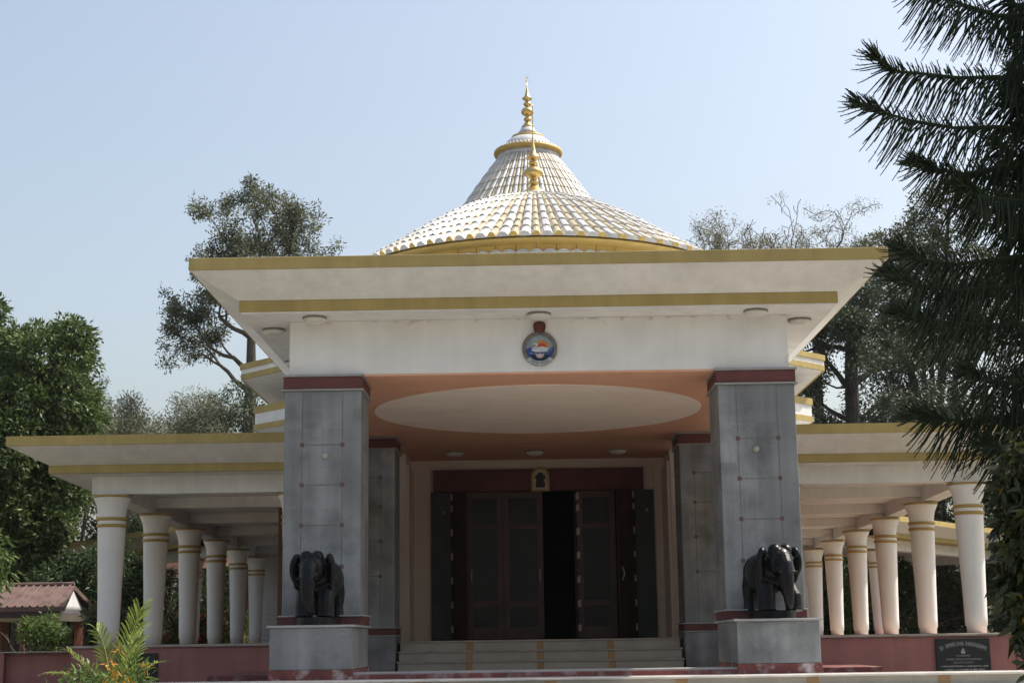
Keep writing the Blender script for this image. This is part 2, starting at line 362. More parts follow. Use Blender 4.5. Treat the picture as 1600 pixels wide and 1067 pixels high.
def leaf(x0, y0, x1, y1, panes, hinge_at=None, handle_at=None, m=FRAMEW, z0=1.72, z1=5.08, rails=(1.72,1.98,2.45,2.58,4.22,4.33,4.93,5.08)):
    """one door leaf between two floor points"""
    d = Vector((x1-x0, y1-y0, 0)); W_ = d.length; d.normalize(); nrm = Vector((d.y, -d.x, 0))
    if nrm.y > 0: nrm = -nrm
    def bx(mb, a, b, za, zb, t0=-.025, t1=.025):
        c = []
        for z in (za, zb):
            for (u, t) in ((a,t0),(b,t0),(b,t1),(a,t1)):
                q = Vector((x0,y0,0))+d*u+nrm*t; c.append((q.x,q.y,z))
        mb.add(c, [(0,3,2,1),(4,5,6,7),(0,1,5,4),(1,2,6,5),(2,3,7,6),(3,0,4,7)])
    f = MB()
    if panes:
        s_ = .13
        bx(f, 0, s_, z0, z1); bx(f, W_-s_, W_, z0, z1)
        for i in range(0, 8, 2): bx(f, s_+.001, W_-s_-.001, rails[i], rails[i+1], -.022, .022)
    else: bx(f, 0, W_, z0, z1)
    o = tb(f, 'door', m, bevel=.005)
    if panes:
        for i in range(1, 6, 2):
            p = MB(); bx(p, s_+.001, W_-s_-.001, rails[i]+.001, rails[i+1]-.001, -.006, .006); tb(p, 'pane', GLASS, o)
    if hinge_at is not None:
        for z in (1.95,2.5,3.05,3.6,4.15,4.7,4.97): 
            h = MB(); bx(h, hinge_at-.03, hinge_at+.03, z-.075, z+.075, .027, .04); tb(h, 'hinge', HINGE, o)
    if handle_at is not None:
        h = MB(); h.sm = True; pts = []
        for t in np.linspace(0, 1, 9):
            q = Vector((x0,y0,0))+d*handle_at+nrm*(.03+.06*math.sin(PI*t)); pts.append((q.x,q.y,3.0+.3*t))
        h.tube(pts, .014, 8); tb(h, 'handle', STEEL, o)
leaf(-1.97,35.80,-1.60,35.35,False,.04,None,WOOD)
leaf(-1.62,35.83,-.79,35.84,True,None,.10)
leaf(-.78,35.84,.14,35.85,True,None,.84)
leaf(.90,36.2,.92,36.75,False,.05,.4,WOOD)
leaf(.93,35.85,1.82,35.84,True,.03,None)
leaf(1.84,35.35,2.27,35.80,False,.56,.1,WOOD)
# arched niche plate over the door
def arch(w_, h_, x, z, n=14): return [(x-w_,z),(x+w_,z)]+[(x+w_*math.cos(t), z+h_-w_+w_*math.sin(t)) for t in np.linspace(0,PI,n)]
nc = thing('arched_plaque', 'small arched gold framed niche plate over the porch door', 'plaque', (.13,35.795,5.08))
MB().plate(arch(.215,.56,.13,5.08),35.77,35.80).build('frame', GOLDP, nc)
MB().plate(arch(.165,.46,.13,5.125),35.76,35.772).build('inner_border', HINGE, nc)
k = MB(); k.plate([(.02,5.17),(.24,5.17),(.24,5.30),(.21,5.32),(.25,5.38),(.25,5.44),(.20,5.47),(.17,5.52),(.09,5.52),(.06,5.47),(.01,5.44),(.01,5.38),(.05,5.32),(.02,5.30)],35.752,35.762); k.build('figure', PLAQ, nc)

# ---- shallow porch dome and steep hall dome, tiled
def dome_tiles(prof, nc_, pairs, cx, cy, tilt_end=True, h0=.075):
    """barrel tile ribs, white and gold in turn, laid in overlapping courses up the profile"""
    mb = MB(); mb.sm = False
    P = [Vector(p) for p in prof]; L = [0]
    for i in range(1, len(P)): L.append(L[-1]+(P[i]-P[i-1]).length)
    def at(u):
        u = min(max(u, 0), L[-1])
        for i in range(1, len(P)):
            if u <= L[i]+1e-9:
                t = (u-L[i-1])/(L[i]-L[i-1]); return P[i-1].lerp(P[i], t), (P[i]-P[i-1]).normalized()
    K = 5
    for k in range(2*pairs):
        gold = k % 2; frac = .42 if gold else .58
        a0 = 2*PI*(k//2)/pairs + (0 if gold else 2*PI/pairs*.5)
        hw = PI/pairs*frac; mb.mi = gold
        for c in range(nc_):
            rows = []
            for u, lift in ((L[-1]*c/nc_, 1.18), (L[-1]*(c+1.06)/nc_, .82)):
                (r, z), (tr, tz) = at(u); nr, nz = tz, -tr
                if nz < 0: nr, nz = -nr, -nz
                row = []
                hh = min(h0*(1.15 if gold else 1.0), hw*r*1.0)
                for j in range(K):
                    q = -1+2*j/(K-1); h = hh*math.sqrt(max(0,1-q*q*.999))*lift + .01*lift
                    R = r+nr*h; a = a0+q*hw; row.append((cx+R*math.sin(a), cy-R*math.cos(a), z+nz*h))
                rows.append(row)
            mb.add(rows[0]+rows[1], [(j,j+1,K+j+1,K+j) for j in range(K-1)]+([tuple(range(K))] if c else []))
            if c == 0: mb.mi = 2 if gold else 0; mb.add(rows[0], [tuple(range(K))]); mb.mi = gold
    return mb
D1 = [(3.54,8.20),(3.11,8.46),(2.45,8.88),(2.05,9.16),(1.66,9.40),(1.22,9.61),(.85,9.74),(.38,9.83)]
dm = dome_tiles(D1, 9, 60, X0, 28); dm.mi = 1
dm.sm = True; dm.lathe([(r-.012, z-.012) for r, z in D1], 96, (X0,28,0), cap=False)
dome = dm.build('porch_dome', [TILEW, TILEG, GOLDY], T)
k = MB(); k.sm = False
k.lathe([(3.24,8.145),(3.42,8.15),(3.48,8.165),(3.505,8.185),(3.505,8.208),(3.2,8.21)], 96, (X0,28,0)); k.mi = 1
k.lathe([(3.24,7.47),(3.24,8.146)], 96, (X0,28,0)); k.mi = 2
for i in range(90):
    a = 2*PI*i/90; hw = PI/90*.97; pts = []
    for R, dz in ((3.28,0),):
        pts = [(R,a-hw,7.475),(R,a+hw,7.475),(R,a+hw,8.015),(R,a+hw*.5,8.05),(R,a,8.065),(R,a-hw*.5,8.05),(R,a-hw,8.015)]
    k.quad(*[(X0+r*math.sin(t), 28-r*math.cos(t), z) for r,t,z in pts])
k.mi = 3
for i in range(60):
    a = 2*PI*i/60; R = 3.244; k.quad(*[(X0+R*math.sin(t), 28-R*math.cos(t), z) for t,z in ((a-.0015,7.47),(a+.0015,7.47),(a+.0015,8.14),(a-.0015,8.14))])
k.build('drum', [GOLDY, GOLDY, TILEW, BROWN], dome)
def ballp(zc, r, h, n=9): return [(max(.002, r*math.cos(t)), zc+h*math.sin(t)) for t in np.linspace(-PI/2*.9, PI/2*.9, n)]
k = MB(); k.sm = True; k.lathe([(.37,9.78),(.37,9.90),(.34,9.93),(.2,9.95)], 32, (X0,28,0)); k.build('cap', TILEW, dome)
fp = [(.24,9.94),(.235,9.965),(.20,10.0),(.17,10.03),(.10,10.09),(.06,10.12)]+ballp(10.185,.095,.055)+[(.05,10.25)]+ballp(10.38,.185,.115,13)+[(.05,10.51)]+ballp(10.565,.09,.05)+[(.05,10.63),(.13,10.665),(.135,10.68),(.075,10.72),(.05,10.82),(.025,10.96),(.010,11.1),(.009,11.7),(.016,11.71),(.004,11.74)]
k = MB(); k.sm = True; k.lathe(fp, 32, (X0,28,0)); k.build('finial', GOLD, dome)
D2 = [(6.4,10.6),(5.4,11.5),(4.3,12.55),(3.38,13.55),(2.66,14.5),(2.05,15.42),(1.57,16.15),(1.02,16.95)]
dm = dome_tiles(D2, 20, 46, X0, 48, h0=.07); dm.mi = 1; dm.sm = True; dm.lathe([(r-.012, z-.012) for r, z in D2], 96, (X0,48,0), cap=False)
dome2 = dm.build('hall_dome', [TILEW, TILEG, GOLDY], T)
k = MB(); k.sm = True; k.mi = 0
k.lathe([(.98,16.92),(1.02,17.14)], 48, (X0,48,0)); k.mi = 1
k.lathe([(1.0,17.13),(1.10,17.16),(1.12,17.22),(1.10,17.29),(.98,17.33)], 48, (X0,48,0)); k.mi = 0
k.lathe([(.98,17.31),(.80,17.40),(.78,17.47),(.70,17.60),(.55,17.72)], 48, (X0,48,0)); k.mi = 1
k.lathe([(.53,17.70),(.55,17.74),(.52,17.80),(.40,17.84)], 48, (X0,48,0)); k.mi = 0
k.lathe([(.40,17.83),(.26,18.0),(.17,18.15)], 48, (X0,48,0)); k.mi = 2
for i in range(48):
    a = 2*PI*i/48; k.ball((X0+.95*math.sin(a),48-.95*math.cos(a),17.35),(.045,.045,.05),None,8,6)
k.build('collar', [TILEW, GOLDP, TILEW], dome2)
fp = [(.2,18.12),(.19,18.17),(.13,18.21),(.11,18.27),(.05,18.31)]+ballp(18.40,.125,.085)+[(.05,18.49)]+ballp(18.66,.205,.15,13)+[(.05,18.82)]+ballp(18.92,.125,.085)+[(.05,19.02),(.16,19.10),(.165,19.12),(.09,19.18),(.055,19.32),(.03,19.45),(.012,19.5),(.012,19.78)]
k = MB(); k.sm = True; k.lathe(fp, 28, (X0,48,0)); k.sm = False
k.tube([(X0-.07,48,19.74),(X0+.07,48,19.74)], .008, 6); k.tube([(X0,48,19.76),(X0+.05,48,19.86)], .007, 6); k.tube([(X0,48,19.76),(X0-.05,48,19.86)], .007, 6); k.tube([(X0,48,19.76),(X0,48,19.9)], .007, 6)
k.build('finial', GOLD, dome2)

# ---- octagonal hall with two tiers of overhanging roofs
def octo(A, c=(0,48)):
    return [(c[0]+A/math.cos(PI/8)*math.cos(PI/8+PI/4*i), c[1]+A/math.cos(PI/8)*math.sin(PI/8+PI/4*i)) for i in range(8)]
def octring(mb, A0, z0, A1, z1):
    a, b = octo(A0), octo(A1)
    for i in range(8):
        j = (i+1) % 8; mb.quad((*a[i],z0),(*a[j],z0),(*b[j],z1),(*b[i],z1))
tier = MB()
octring(tier, 8.60, 9.60, 8.60, 9.76); tier.mi = 1; tier.add([(x,y,9.76) for x,y in octo(8.60)], [tuple(range(8))]); tier.mi = 0
octring(tier, 8.57, 9.30, 8.57, 9.46); octring(tier, 8.60, 9.60, 8.5, 9.60); octring(tier, 8.57, 9.46, 8.5, 9.46); octring(tier, 8.57, 9.30, 8.5, 9.30)
hr = tb(tier, 'hall_roof', [OLIVE, TOPS])
k = MB(); octring(k, 8.56, 9.455, 8.56, 9.605); octring(k, 8.50, 9.30, 6.9, 9.02); tb(k, 'cove', WHITE, hr)
k = MB(); octring(k, 8.20, 8.32, 8.20, 8.51); octring(k, 8.20, 8.32, 8.1, 8.32); k.mi = 1; k.add([(x,y,8.51) for x,y in octo(8.20)], [tuple(range(8))]); k.mi = 0
octring(k, 8.20, 7.82, 8.20, 7.98); octring(k, 8.20, 7.98, 8.1, 7.98); octring(k, 8.20, 7.82, 8.1, 7.82)
lr = tb(k, 'lower_roof', [OLIVE, TOPS])
k = MB(); octring(k, 8.16, 7.97, 8.16, 8.33); octring(k, 8.15, 7.82, 7.2, 7.7); tb(k, 'parapet', WHITE, lr)
k = MB(); k.add([(x,y,6.6) for x,y in octo(7.0)]+[(x,y,9.2) for x,y in octo(7.0)], [(i,(i+1)%8,8+(i+1)%8,8+i) for i in range(8)])
k.add([(x,y,5.9) for x,y in octo(7.2)], [tuple(range(8))]); 
octring(k, 7.2, 5.9, 7.2, 7.72); a_, b_ = octo(6.9), None
for i in range(8):
    p0, p1 = a_[i], a_[(i+1) % 8]
    if (p0[1]+p1[1])/2 > 41.5: k.quad((*p0,1.0),(*p1,1.0),(*p1,5.9),(*p0,5.9))
tb(k, 'hall_wall', WHITE)
tb(MB().lathe([(7.05,9.77),(7.05,10.62)], 64, (0,48,0)), 'hall_drum', TILEW)

# ---- colonnaded wings
CW = 2.69                                                     # column height
def column_mesh():
    m_ = MB(); m_.sm = True
    m_.lathe([(.172,0),(.175,.12),(.18,.125),(.193,.135),(.196,.30),(.21,.9),(.235,1.6),(.252,2.08),(.255,2.17),(.25,2.30),(.262,2.40),(.285,2.50),(.32,2.58),(.338,2.62),(.338,2.66),(.30,2.661),(.30,CW)], 32)
    return m_
colp = column_mesh().build('column', COLW, T, loc=(-7.7, -8, 1.7), local=True)
for z in (2.13, 2.25):
    k = MB(); k.sm = True; k.lathe([(.25,z-.03),(.272,z-.028),(.276,z),(.272,z+.028),(.25,z+.03)], 32, cap=False); k.build('gold_ring', GOLDP, colp, local=True)
k = MB(); k.sm = True; k.lathe([(.335,2.632),(.352,2.634),(.352,2.672),(.335,2.674)], 32, cap=False); k.build('gold_ring', GOLDP, colp, local=True)
first = [True]
def place_col(x, y, z=1.7, sc_=1):
    loc = (x-.03, y-36, z)
    if first[0]: colp.location = loc; first[0] = False; return
    c = dup(colp, T, loc, rz=random.random()*6)
    for ch in [q for q in bpy.data.objects if q.parent == c]: ch.parent = c
SP = .049
def wing(s):
    YE = 52.0
    def outx(i, y): return s*(9.33-i + SP*(y-26.65))
    def L_(i, z): # path: inner front, outer front corner, outer back
        y = 26.65+i
        return [(s*4.0, y, z), (outx(i, y), y, z), (outx(i, YE), YE, z)]
    def loft(mb, a, b):
        for i in range(2): mb.quad(a[i], a[i+1], b[i+1], b[i])
    def top(mb, i, z):
        a = L_(i, z); mb.quad(a[0], a[1], a[2], (s*4.0, YE, z))
    k = MB(); loft(k, L_(0,5.15), L_(0,5.32)); top(k, 0, 5.15); k.mi = 1; top(k, 0, 5.32)
    r = tb(k, 'wing_roof', [OLIVE, TOPS])
    k = MB(); loft(k, L_(.02,5.148), L_(.62,4.865)); top(k, .62, 4.865); tb(k, 'cove', WHITE, r)
    k = MB(); loft(k, L_(.61,4.72), L_(.61,4.863)); top(k, .61, 4.72); tb(k, 'lower_band', OLIVE, r)
    k = MB(); top(k, .63, 4.715); tb(k, 'soffit', WHITE, r)
    k = MB()   # edge beams and cross beams
    def strip(i0, i1, z0, z1):
        a0, a1, b0, b1 = L_(i0,z0), L_(i0,z1), L_(i1,z0), L_(i1,z1)
        loft(k, a0, a1); loft(k, b0, b1); loft(k, a0, b0)
    strip(1.25, 1.62, 4.40, 4.714)
    for n_ in range(1, 6):
        y = 28+4.2*n_; xo = outx(1.63, y); a, b = sorted((s*3.5, xo)); k.box(a, b, y-.15, y+.15, 4.50, 4.714)
    tb(k, 'beam', WHITE, r)
    for n_ in range(6):
        y = 28+4.2*n_; place_col(s*(7.78+SP*(y-28))+X0, y)
    place_col(s*4.42+X0, 28)
    # plinth
    k = MB(); P = [(s*4.2,27.42),(s*8.25,27.42),(s*(8.25+SP*26),YE+4),(s*4.2,YE+4)]
    if s < 0: P = P[::-1]
    k.prism(P, 0, 1.655); pl = tb(k, 'plinth', PINK)
    P = [(s*4.2,27.38),(s*8.29,27.38),(s*(8.29+SP*26),YE+4),(s*4.2,YE+4)]
    if s < 0: P = P[::-1]
    tb(MB().prism(P, 1.657, 1.70), 'coping', COPING, pl, .008)
    P = [(s*4.2,27.75),(s*7.95,27.75),(s*(7.95+SP*26),YE+4),(s*4.2,YE+4)]
    if s < 0: P = P[::-1]
    tb(MB().prism(P, 1.701, 1.705), 'floor', FLOORR, pl)
    # hall side wall and ribbed end wall
    k = MB(); a, b = sorted((s*5.55, s*4.3)); k.box(a, b, 33.0, 50.3, 1.702, 4.71); tb(k, 'side_wall', BROWN)
    k = MB(); a, b = sorted((s*8.98, s*5.56)); k.box(a, b, 50.0, 50.3, 1.702, 4.71)
    for n_ in range(17):
        z = 1.80+n_*.16; k.box(a+.04, b-.04, 49.965, 49.999, z, z+.10)
    tb(k, 'ribbed_wall', WHITE, bevel=.006)
    # rear verandah running diagonally outward
    d = Vector((s*.59,.807,0)); nn = Vector((s*.807,-.59,0))   # along, outward
    A = Vector((s*11.0,47.6,0)); B = A+d*16.5
    def rl(o_, z): return [(A+nn*o_*-1+Vector((0,0,z))), (B-nn*o_-d*o_+Vector((0,0,z))), (B-nn*7+d*-o_+Vector((0,0,z)))]
    def lf(mb, p, q):
        for i in range(2): mb.quad(p[i], p[i+1], q[i+1], q[i])
    def tp(mb, p): mb.quad(p[0], p[1], p[2], A-nn*7+Vector((0,0,p[0].z)))
    k = MB(); lf(k, rl(0,5.15), rl(0,5.32)); tp(k, rl(0,5.15)); k.mi = 1; tp(k, rl(0,5.32)); r2 = tb(k, 'rear_roof', [OLIVE, TOPS])
    k = MB(); lf(k, rl(.02,5.148), rl(.62,4.865)); tp(k, rl(.62,4.865)); tb(k, 'cove', WHITE, r2)
    k = MB(); lf(k, rl(.61,4.72), rl(.61,4.863)); tp(k, rl(.61,4.72)); tb(k, 'lower_band', OLIVE, r2)
    k = MB(); lf(k, rl(1.25,4.40), rl(1.25,4.718)); lf(k, rl(1.65,4.40), rl(1.65,4.718)); lf(k, rl(1.25,4.40), rl(1.65,4.40)); tp(k, rl(1.2,4.718)); tb(k, 'beam', WHITE, r2)
    for u in (2.0, 6.2, 10.4, 14.2):
        p = A+d*u-nn*1.45; place_col(p.x+X0, p.y)
    k = MB(); P = [(A-nn*1.0).xy, (B-nn*1.0-d).xy, (B-nn*7).xy, (A-nn*7).xy]; P = [tuple(p) for p in P]
    if s < 0: P = P[::-1]
    k.prism(P, 0, 1.69); tb(k, 'rear_plinth', PINK)
wing(-1); wing(1)

# ================================================================== LAMPS on soffits and ceilings
def lamp(x, y, z, r, label, group, kind=0):
    t = thing('ceiling_lamp', label, 'lamp', (x, y, z), 0, group)
    k = MB(); k.sm = True; k.lathe([(r*1.0,-.03),(r*1.03,-.015),(r*1.0,0)], 28); k.build('rim', LAMPR, t, local=True)
    k = MB(); k.sm = True; k.lathe([(.004,-.03-r*.42)]+[(r*.96*math.sin(a), -.03-r*.42*math.cos(a)) for a in np.linspace(.15, PI/2, 8)], 28); k.build('lamp_shade', LAMPG, t, local=True)
    return t
for x, y, lb in ((-3.5,23.72,'round glass lamp under the porch eave above the left front pillar'),(.04,23.70,'round glass lamp under the porch eave just above the round emblem'),(3.46,23.72,'round glass lamp under the porch eave above the right front pillar'),
                 (-4.29,24.63,'round lamp under the left side eave of the porch, nearest its front corner'),(4.28,24.48,'slatted round lamp under the right side eave of the porch, by its front corner'),
                 (-4.4,27.6,'lamp under the left side eave of the porch, farther back'),(4.45,27.7,'lamp under the right side eave of the porch, farther back')):
    lamp(x, y, 6.738, .19, lb, 'lamps under the porch eaves')
for x, lb in ((-1.79,'left of three round lamps on the salmon porch ceiling before the door'),(0.0,'middle of three round lamps on the salmon porch ceiling before the door'),(1.85,'right of three round lamps on the salmon porch ceiling before the door')):
    lamp(x, 34.2, 5.838, .2, lb, 'lamps on the porch ceiling')
for x, y, lb in ((-6.35,34.0,'nearer lamp on the dim ceiling of the left colonnade'),(-6.6,38.6,'farther lamp on the dim ceiling of the left colonnade'),(6.31,33.7,'nearer lamp on the bright ceiling of the right colonnade'),(6.53,37.9,'farther lamp on the bright ceiling of the right colonnade')):
    lamp(x, y, 4.713, .2, lb, 'lamps on the colonnade ceilings')

# ================================================================== EMBLEM
def text_polys(txt, size):
    cu = bpy.data.curves.new('t', 'FONT'); cu.body = txt; cu.size = size; cu.align_x = 'CENTER'; cu.resolution_u = 2
    o = bpy.data.objects.new('t', cu); COL.objects.link(o); dg = bpy.context.evaluated_depsgraph_get(); dg.update()
    me = bpy.data.meshes.new_from_object(o.evaluated_get(dg)); vs = [v.co.copy() for v in me.vertices]; fs_ = [tuple(p.vertices) for p in me.polygons]
    bpy.data.objects.remove(o); bpy.data.curves.remove(cu); bpy.data.meshes.remove(me); return vs, fs_
EM = thing('emblem', 'round painted emblem of a swan on water below a cobra hood', 'emblem', (.05,24.04,6.22))
ex, ez = .05, 6.235
def eplate(pts, d, name, m, parent=EM): # pts relative to the emblem centre; d = distance proud of the wall
    return MB().plate([(ex+x, ez+z) for x, z in pts], 24.046-d, 24.046-.002).build(name, m, parent)
def circ(r, n=48, a0=0, a1=2*PI, cx=0, cz=0): return [(cx+r*math.cos(t), cz+r*math.sin(t)) for t in np.linspace(a0, a1, n, endpoint=(a1-a0 < 6.28))]
SNK = mat('serpent_bronze', (.16,.14,.12), .45, .35, 14, .1); HOOD = mat('serpent_hood', (.10,.035,.028), .5, .3, 12)
EB = {n_: mat('enamel_'+n_, c, .5, .1, 9) for n_, c in dict(sky=(.26,.33,.37), orange=(.50,.22,.05), red=(.5,.05,.03), blue=(.03,.07,.25), white=(.52,.54,.55), navy=(.01,.015,.05), green=(.04,.12,.05), pink=(.5,.33,.34), ribbon=(.42,.44,.45)).items()}
eplate(circ(.245), .012, 'backing', EB['sky'])
k = MB(); k.sm = True; pts = [(ex+.25*math.cos(t), 24.02, ez+.25*math.sin(t)) for t in np.linspace(0, 2*PI, 49)]; k.tube(pts, .032, 10); k.build('serpent_ring', SNK, EM)
hd = [(.055*1.3,.25),(.085*1.1,.32),(.10,.375),(.085,.42),(.05,.435),(0,.44),(-.05,.435),(-.085,.42),(-.10,.375),(-.0935,.32),(-.0715,.25)]
hoodo = eplate(hd, .05, 'hood', HOOD); eplate([(x*.42, .335+(z-.335)*.62) for x, z in hd], .056, 'hood_mark', mat('hood_mark', (.16,.03,.02), .5), hoodo)
sunr = eplate(circ(.125,24,0,PI,.03,.02), .016, 'sun_rays', EB['orange']); eplate(circ(.07,20,0,PI,.035,.02), .02, 'sun_disc', EB['red'], sunr)
wv = [(-.215,-.02)]+[(x, .012+.012*math.sin(x*70)) for x in np.linspace(-.21,.21,25)]+[(.215,-.02)]+[(.22*math.cos(t), .22*math.sin(t)) for t in np.linspace(-.25,-PI+.25,20)]
eplate(wv, .02, 'water', EB['blue'])
for zz, xx in ((-.03,-.1),(-.05,.1),(-.075,-.12),(-.015,.14),(-.09,.08)):
    eplate([(xx-.06,zz),(xx-.02,zz+.012),(xx+.02,zz),(xx+.06,zz+.010),(xx+.05,zz-.004),(xx,zz-.006)], .024, 'wave', EB['sky'])
sw = [(-.12,.055),(-.105,.085),(-.075,.10),(-.045,.095),(-.03,.07),(-.04,.04),(-.07,.01),(-.085,-.01),(-.02,.03),(.05,.035),(.11,.015),(.165,.02),(.12,-.02),(.13,-.035),(.06,-.05),(-.03,-.055),(-.10,-.045),(-.135,-.02),(-.10,.015),(-.065,.05),(-.065,.07),(-.08,.075),(-.095,.062)]
eplate(sw, .034, 'swan', EB['white'])
eplate([(-.14,-.09),(.15,-.09),(.13,-.16),(.05,-.19),(-.05,-.19),(-.13,-.16)], .026, 'leaves', EB['navy'])
lt = [(-.07,-.085),(-.05,-.075),(-.03,-.09),(0,-.07),(.03,-.09),(.05,-.075),(.07,-.085),(.06,-.12),(.03,-.15),(-.03,-.15),(-.06,-.12)]
lo = eplate(lt, .032, 'lotus', EB['pink'])
eplate([(-.012,-.08),(.012,-.08),(.018,-.11),(0,-.14),(-.018,-.11)], .037, 'petal', EB['white'], lo)
rb_ = [( .275*math.cos(t), .275*math.sin(t)) for t in np.linspace(-PI*.78,-PI*.22,16)]+[(.205*math.cos(t), .205*math.sin(t)) for t in np.linspace(-PI*.24,-PI*.76,16)]
rbo = eplate(rb_, .058, 'ribbon', EB['ribbon'])
k = MB(); word = 'तन्नो हंसः प्रचोदयात्'
vs_, fs_ = text_polys(word, .062)
if vs_:
    x0_, x1_ = min(v.x for v in vs_), max(v.x for v in vs_); sx = .30/max(1e-3, (x1_-x0_))
    P = []
    for v in vs_:
        t = -PI/2 + (v.x-(x0_+x1_)/2)*sx/.24; rr = .258-v.y; P.append((ex+rr*math.cos(t), 24.046-.0605, ez+rr*math.sin(t)))
    k.add(P, fs_); k.build('lettering', EB['navy'], rbo)

# ================================================================== PLAQUES
PL = thing('name_plaque', 'black granite name plaque with arched lettering on the pink plinth', 'plaque', (7.36,27.40,1.1))
MB().box(6.89,7.83,27.36,27.418,.90,1.615).build('slab', PLAQ, PL, bevel=.004)
k = MB(); yf = 27.3585
txt = 'SRI RAMAKRISHNA SHARADASHRAMA'; n_ = len(txt); R_ = .95
for i, ch in enumerate(txt):
    if ch == ' ': continue
    t = PI/2 - (i-(n_-1)/2)*.0305; vs_, fs_ = text_polys(ch, .105)
    cx_, cz_ = 7.36+R_*math.cos(t), .575+R_*math.sin(t); a = t-PI/2
    k.add([(cx_+(v.x*.55)*math.cos(a)-(v.y-.035)*math.sin(a), yf, cz_+(v.x*.55)*math.sin(a)+(v.y-.035)*math.cos(a)) for v in vs_], fs_)
for ln, z, wd, sz in (('PONNAMPET',1.305,.24,.045),('UNIVERSAL TEMPLE OF SRI RAMAKRISHNA',1.245,.62,.045),('DEDICATED TO HUMANITY',1.19,.36,.042)):
    vs_, fs_ = text_polys(ln, sz); sx = wd/(max(v.x for v in vs_)-min(v.x for v in vs_))
    k.add([(7.36+v.x*sx, yf, z+v.y) for v in vs_], fs_)
rg = random.Random(4)
for z, wd in ((1.13,.8),(1.07,.68)):
    x = 7.36-wd/2
    while x < 7.36+wd/2:
        d_ = rg.uniform(.008,.02); k.box(x, x+d_, yf-.001, yf+.001, z, z+rg.choice((.02,.024,.028))); x += d_+rg.choice((.004,.005,.006,.02))
k.plate([(7.33,1.355),(7.39,1.355),(7.40,1.385),(7.375,1.43),(7.36,1.455),(7.345,1.43),(7.32,1.385)], yf-.001, yf+.001)
k.build('lettering', LETTER, PL)
tag_ = MB().box(-7.42,-6.70,27.36,27.418,.6,1.56).build('wall_plaque', PLAQ, None, bevel=.004)
setp(tag_, 'plain black stone plaque behind the palm on the left plinth', 'plaque')

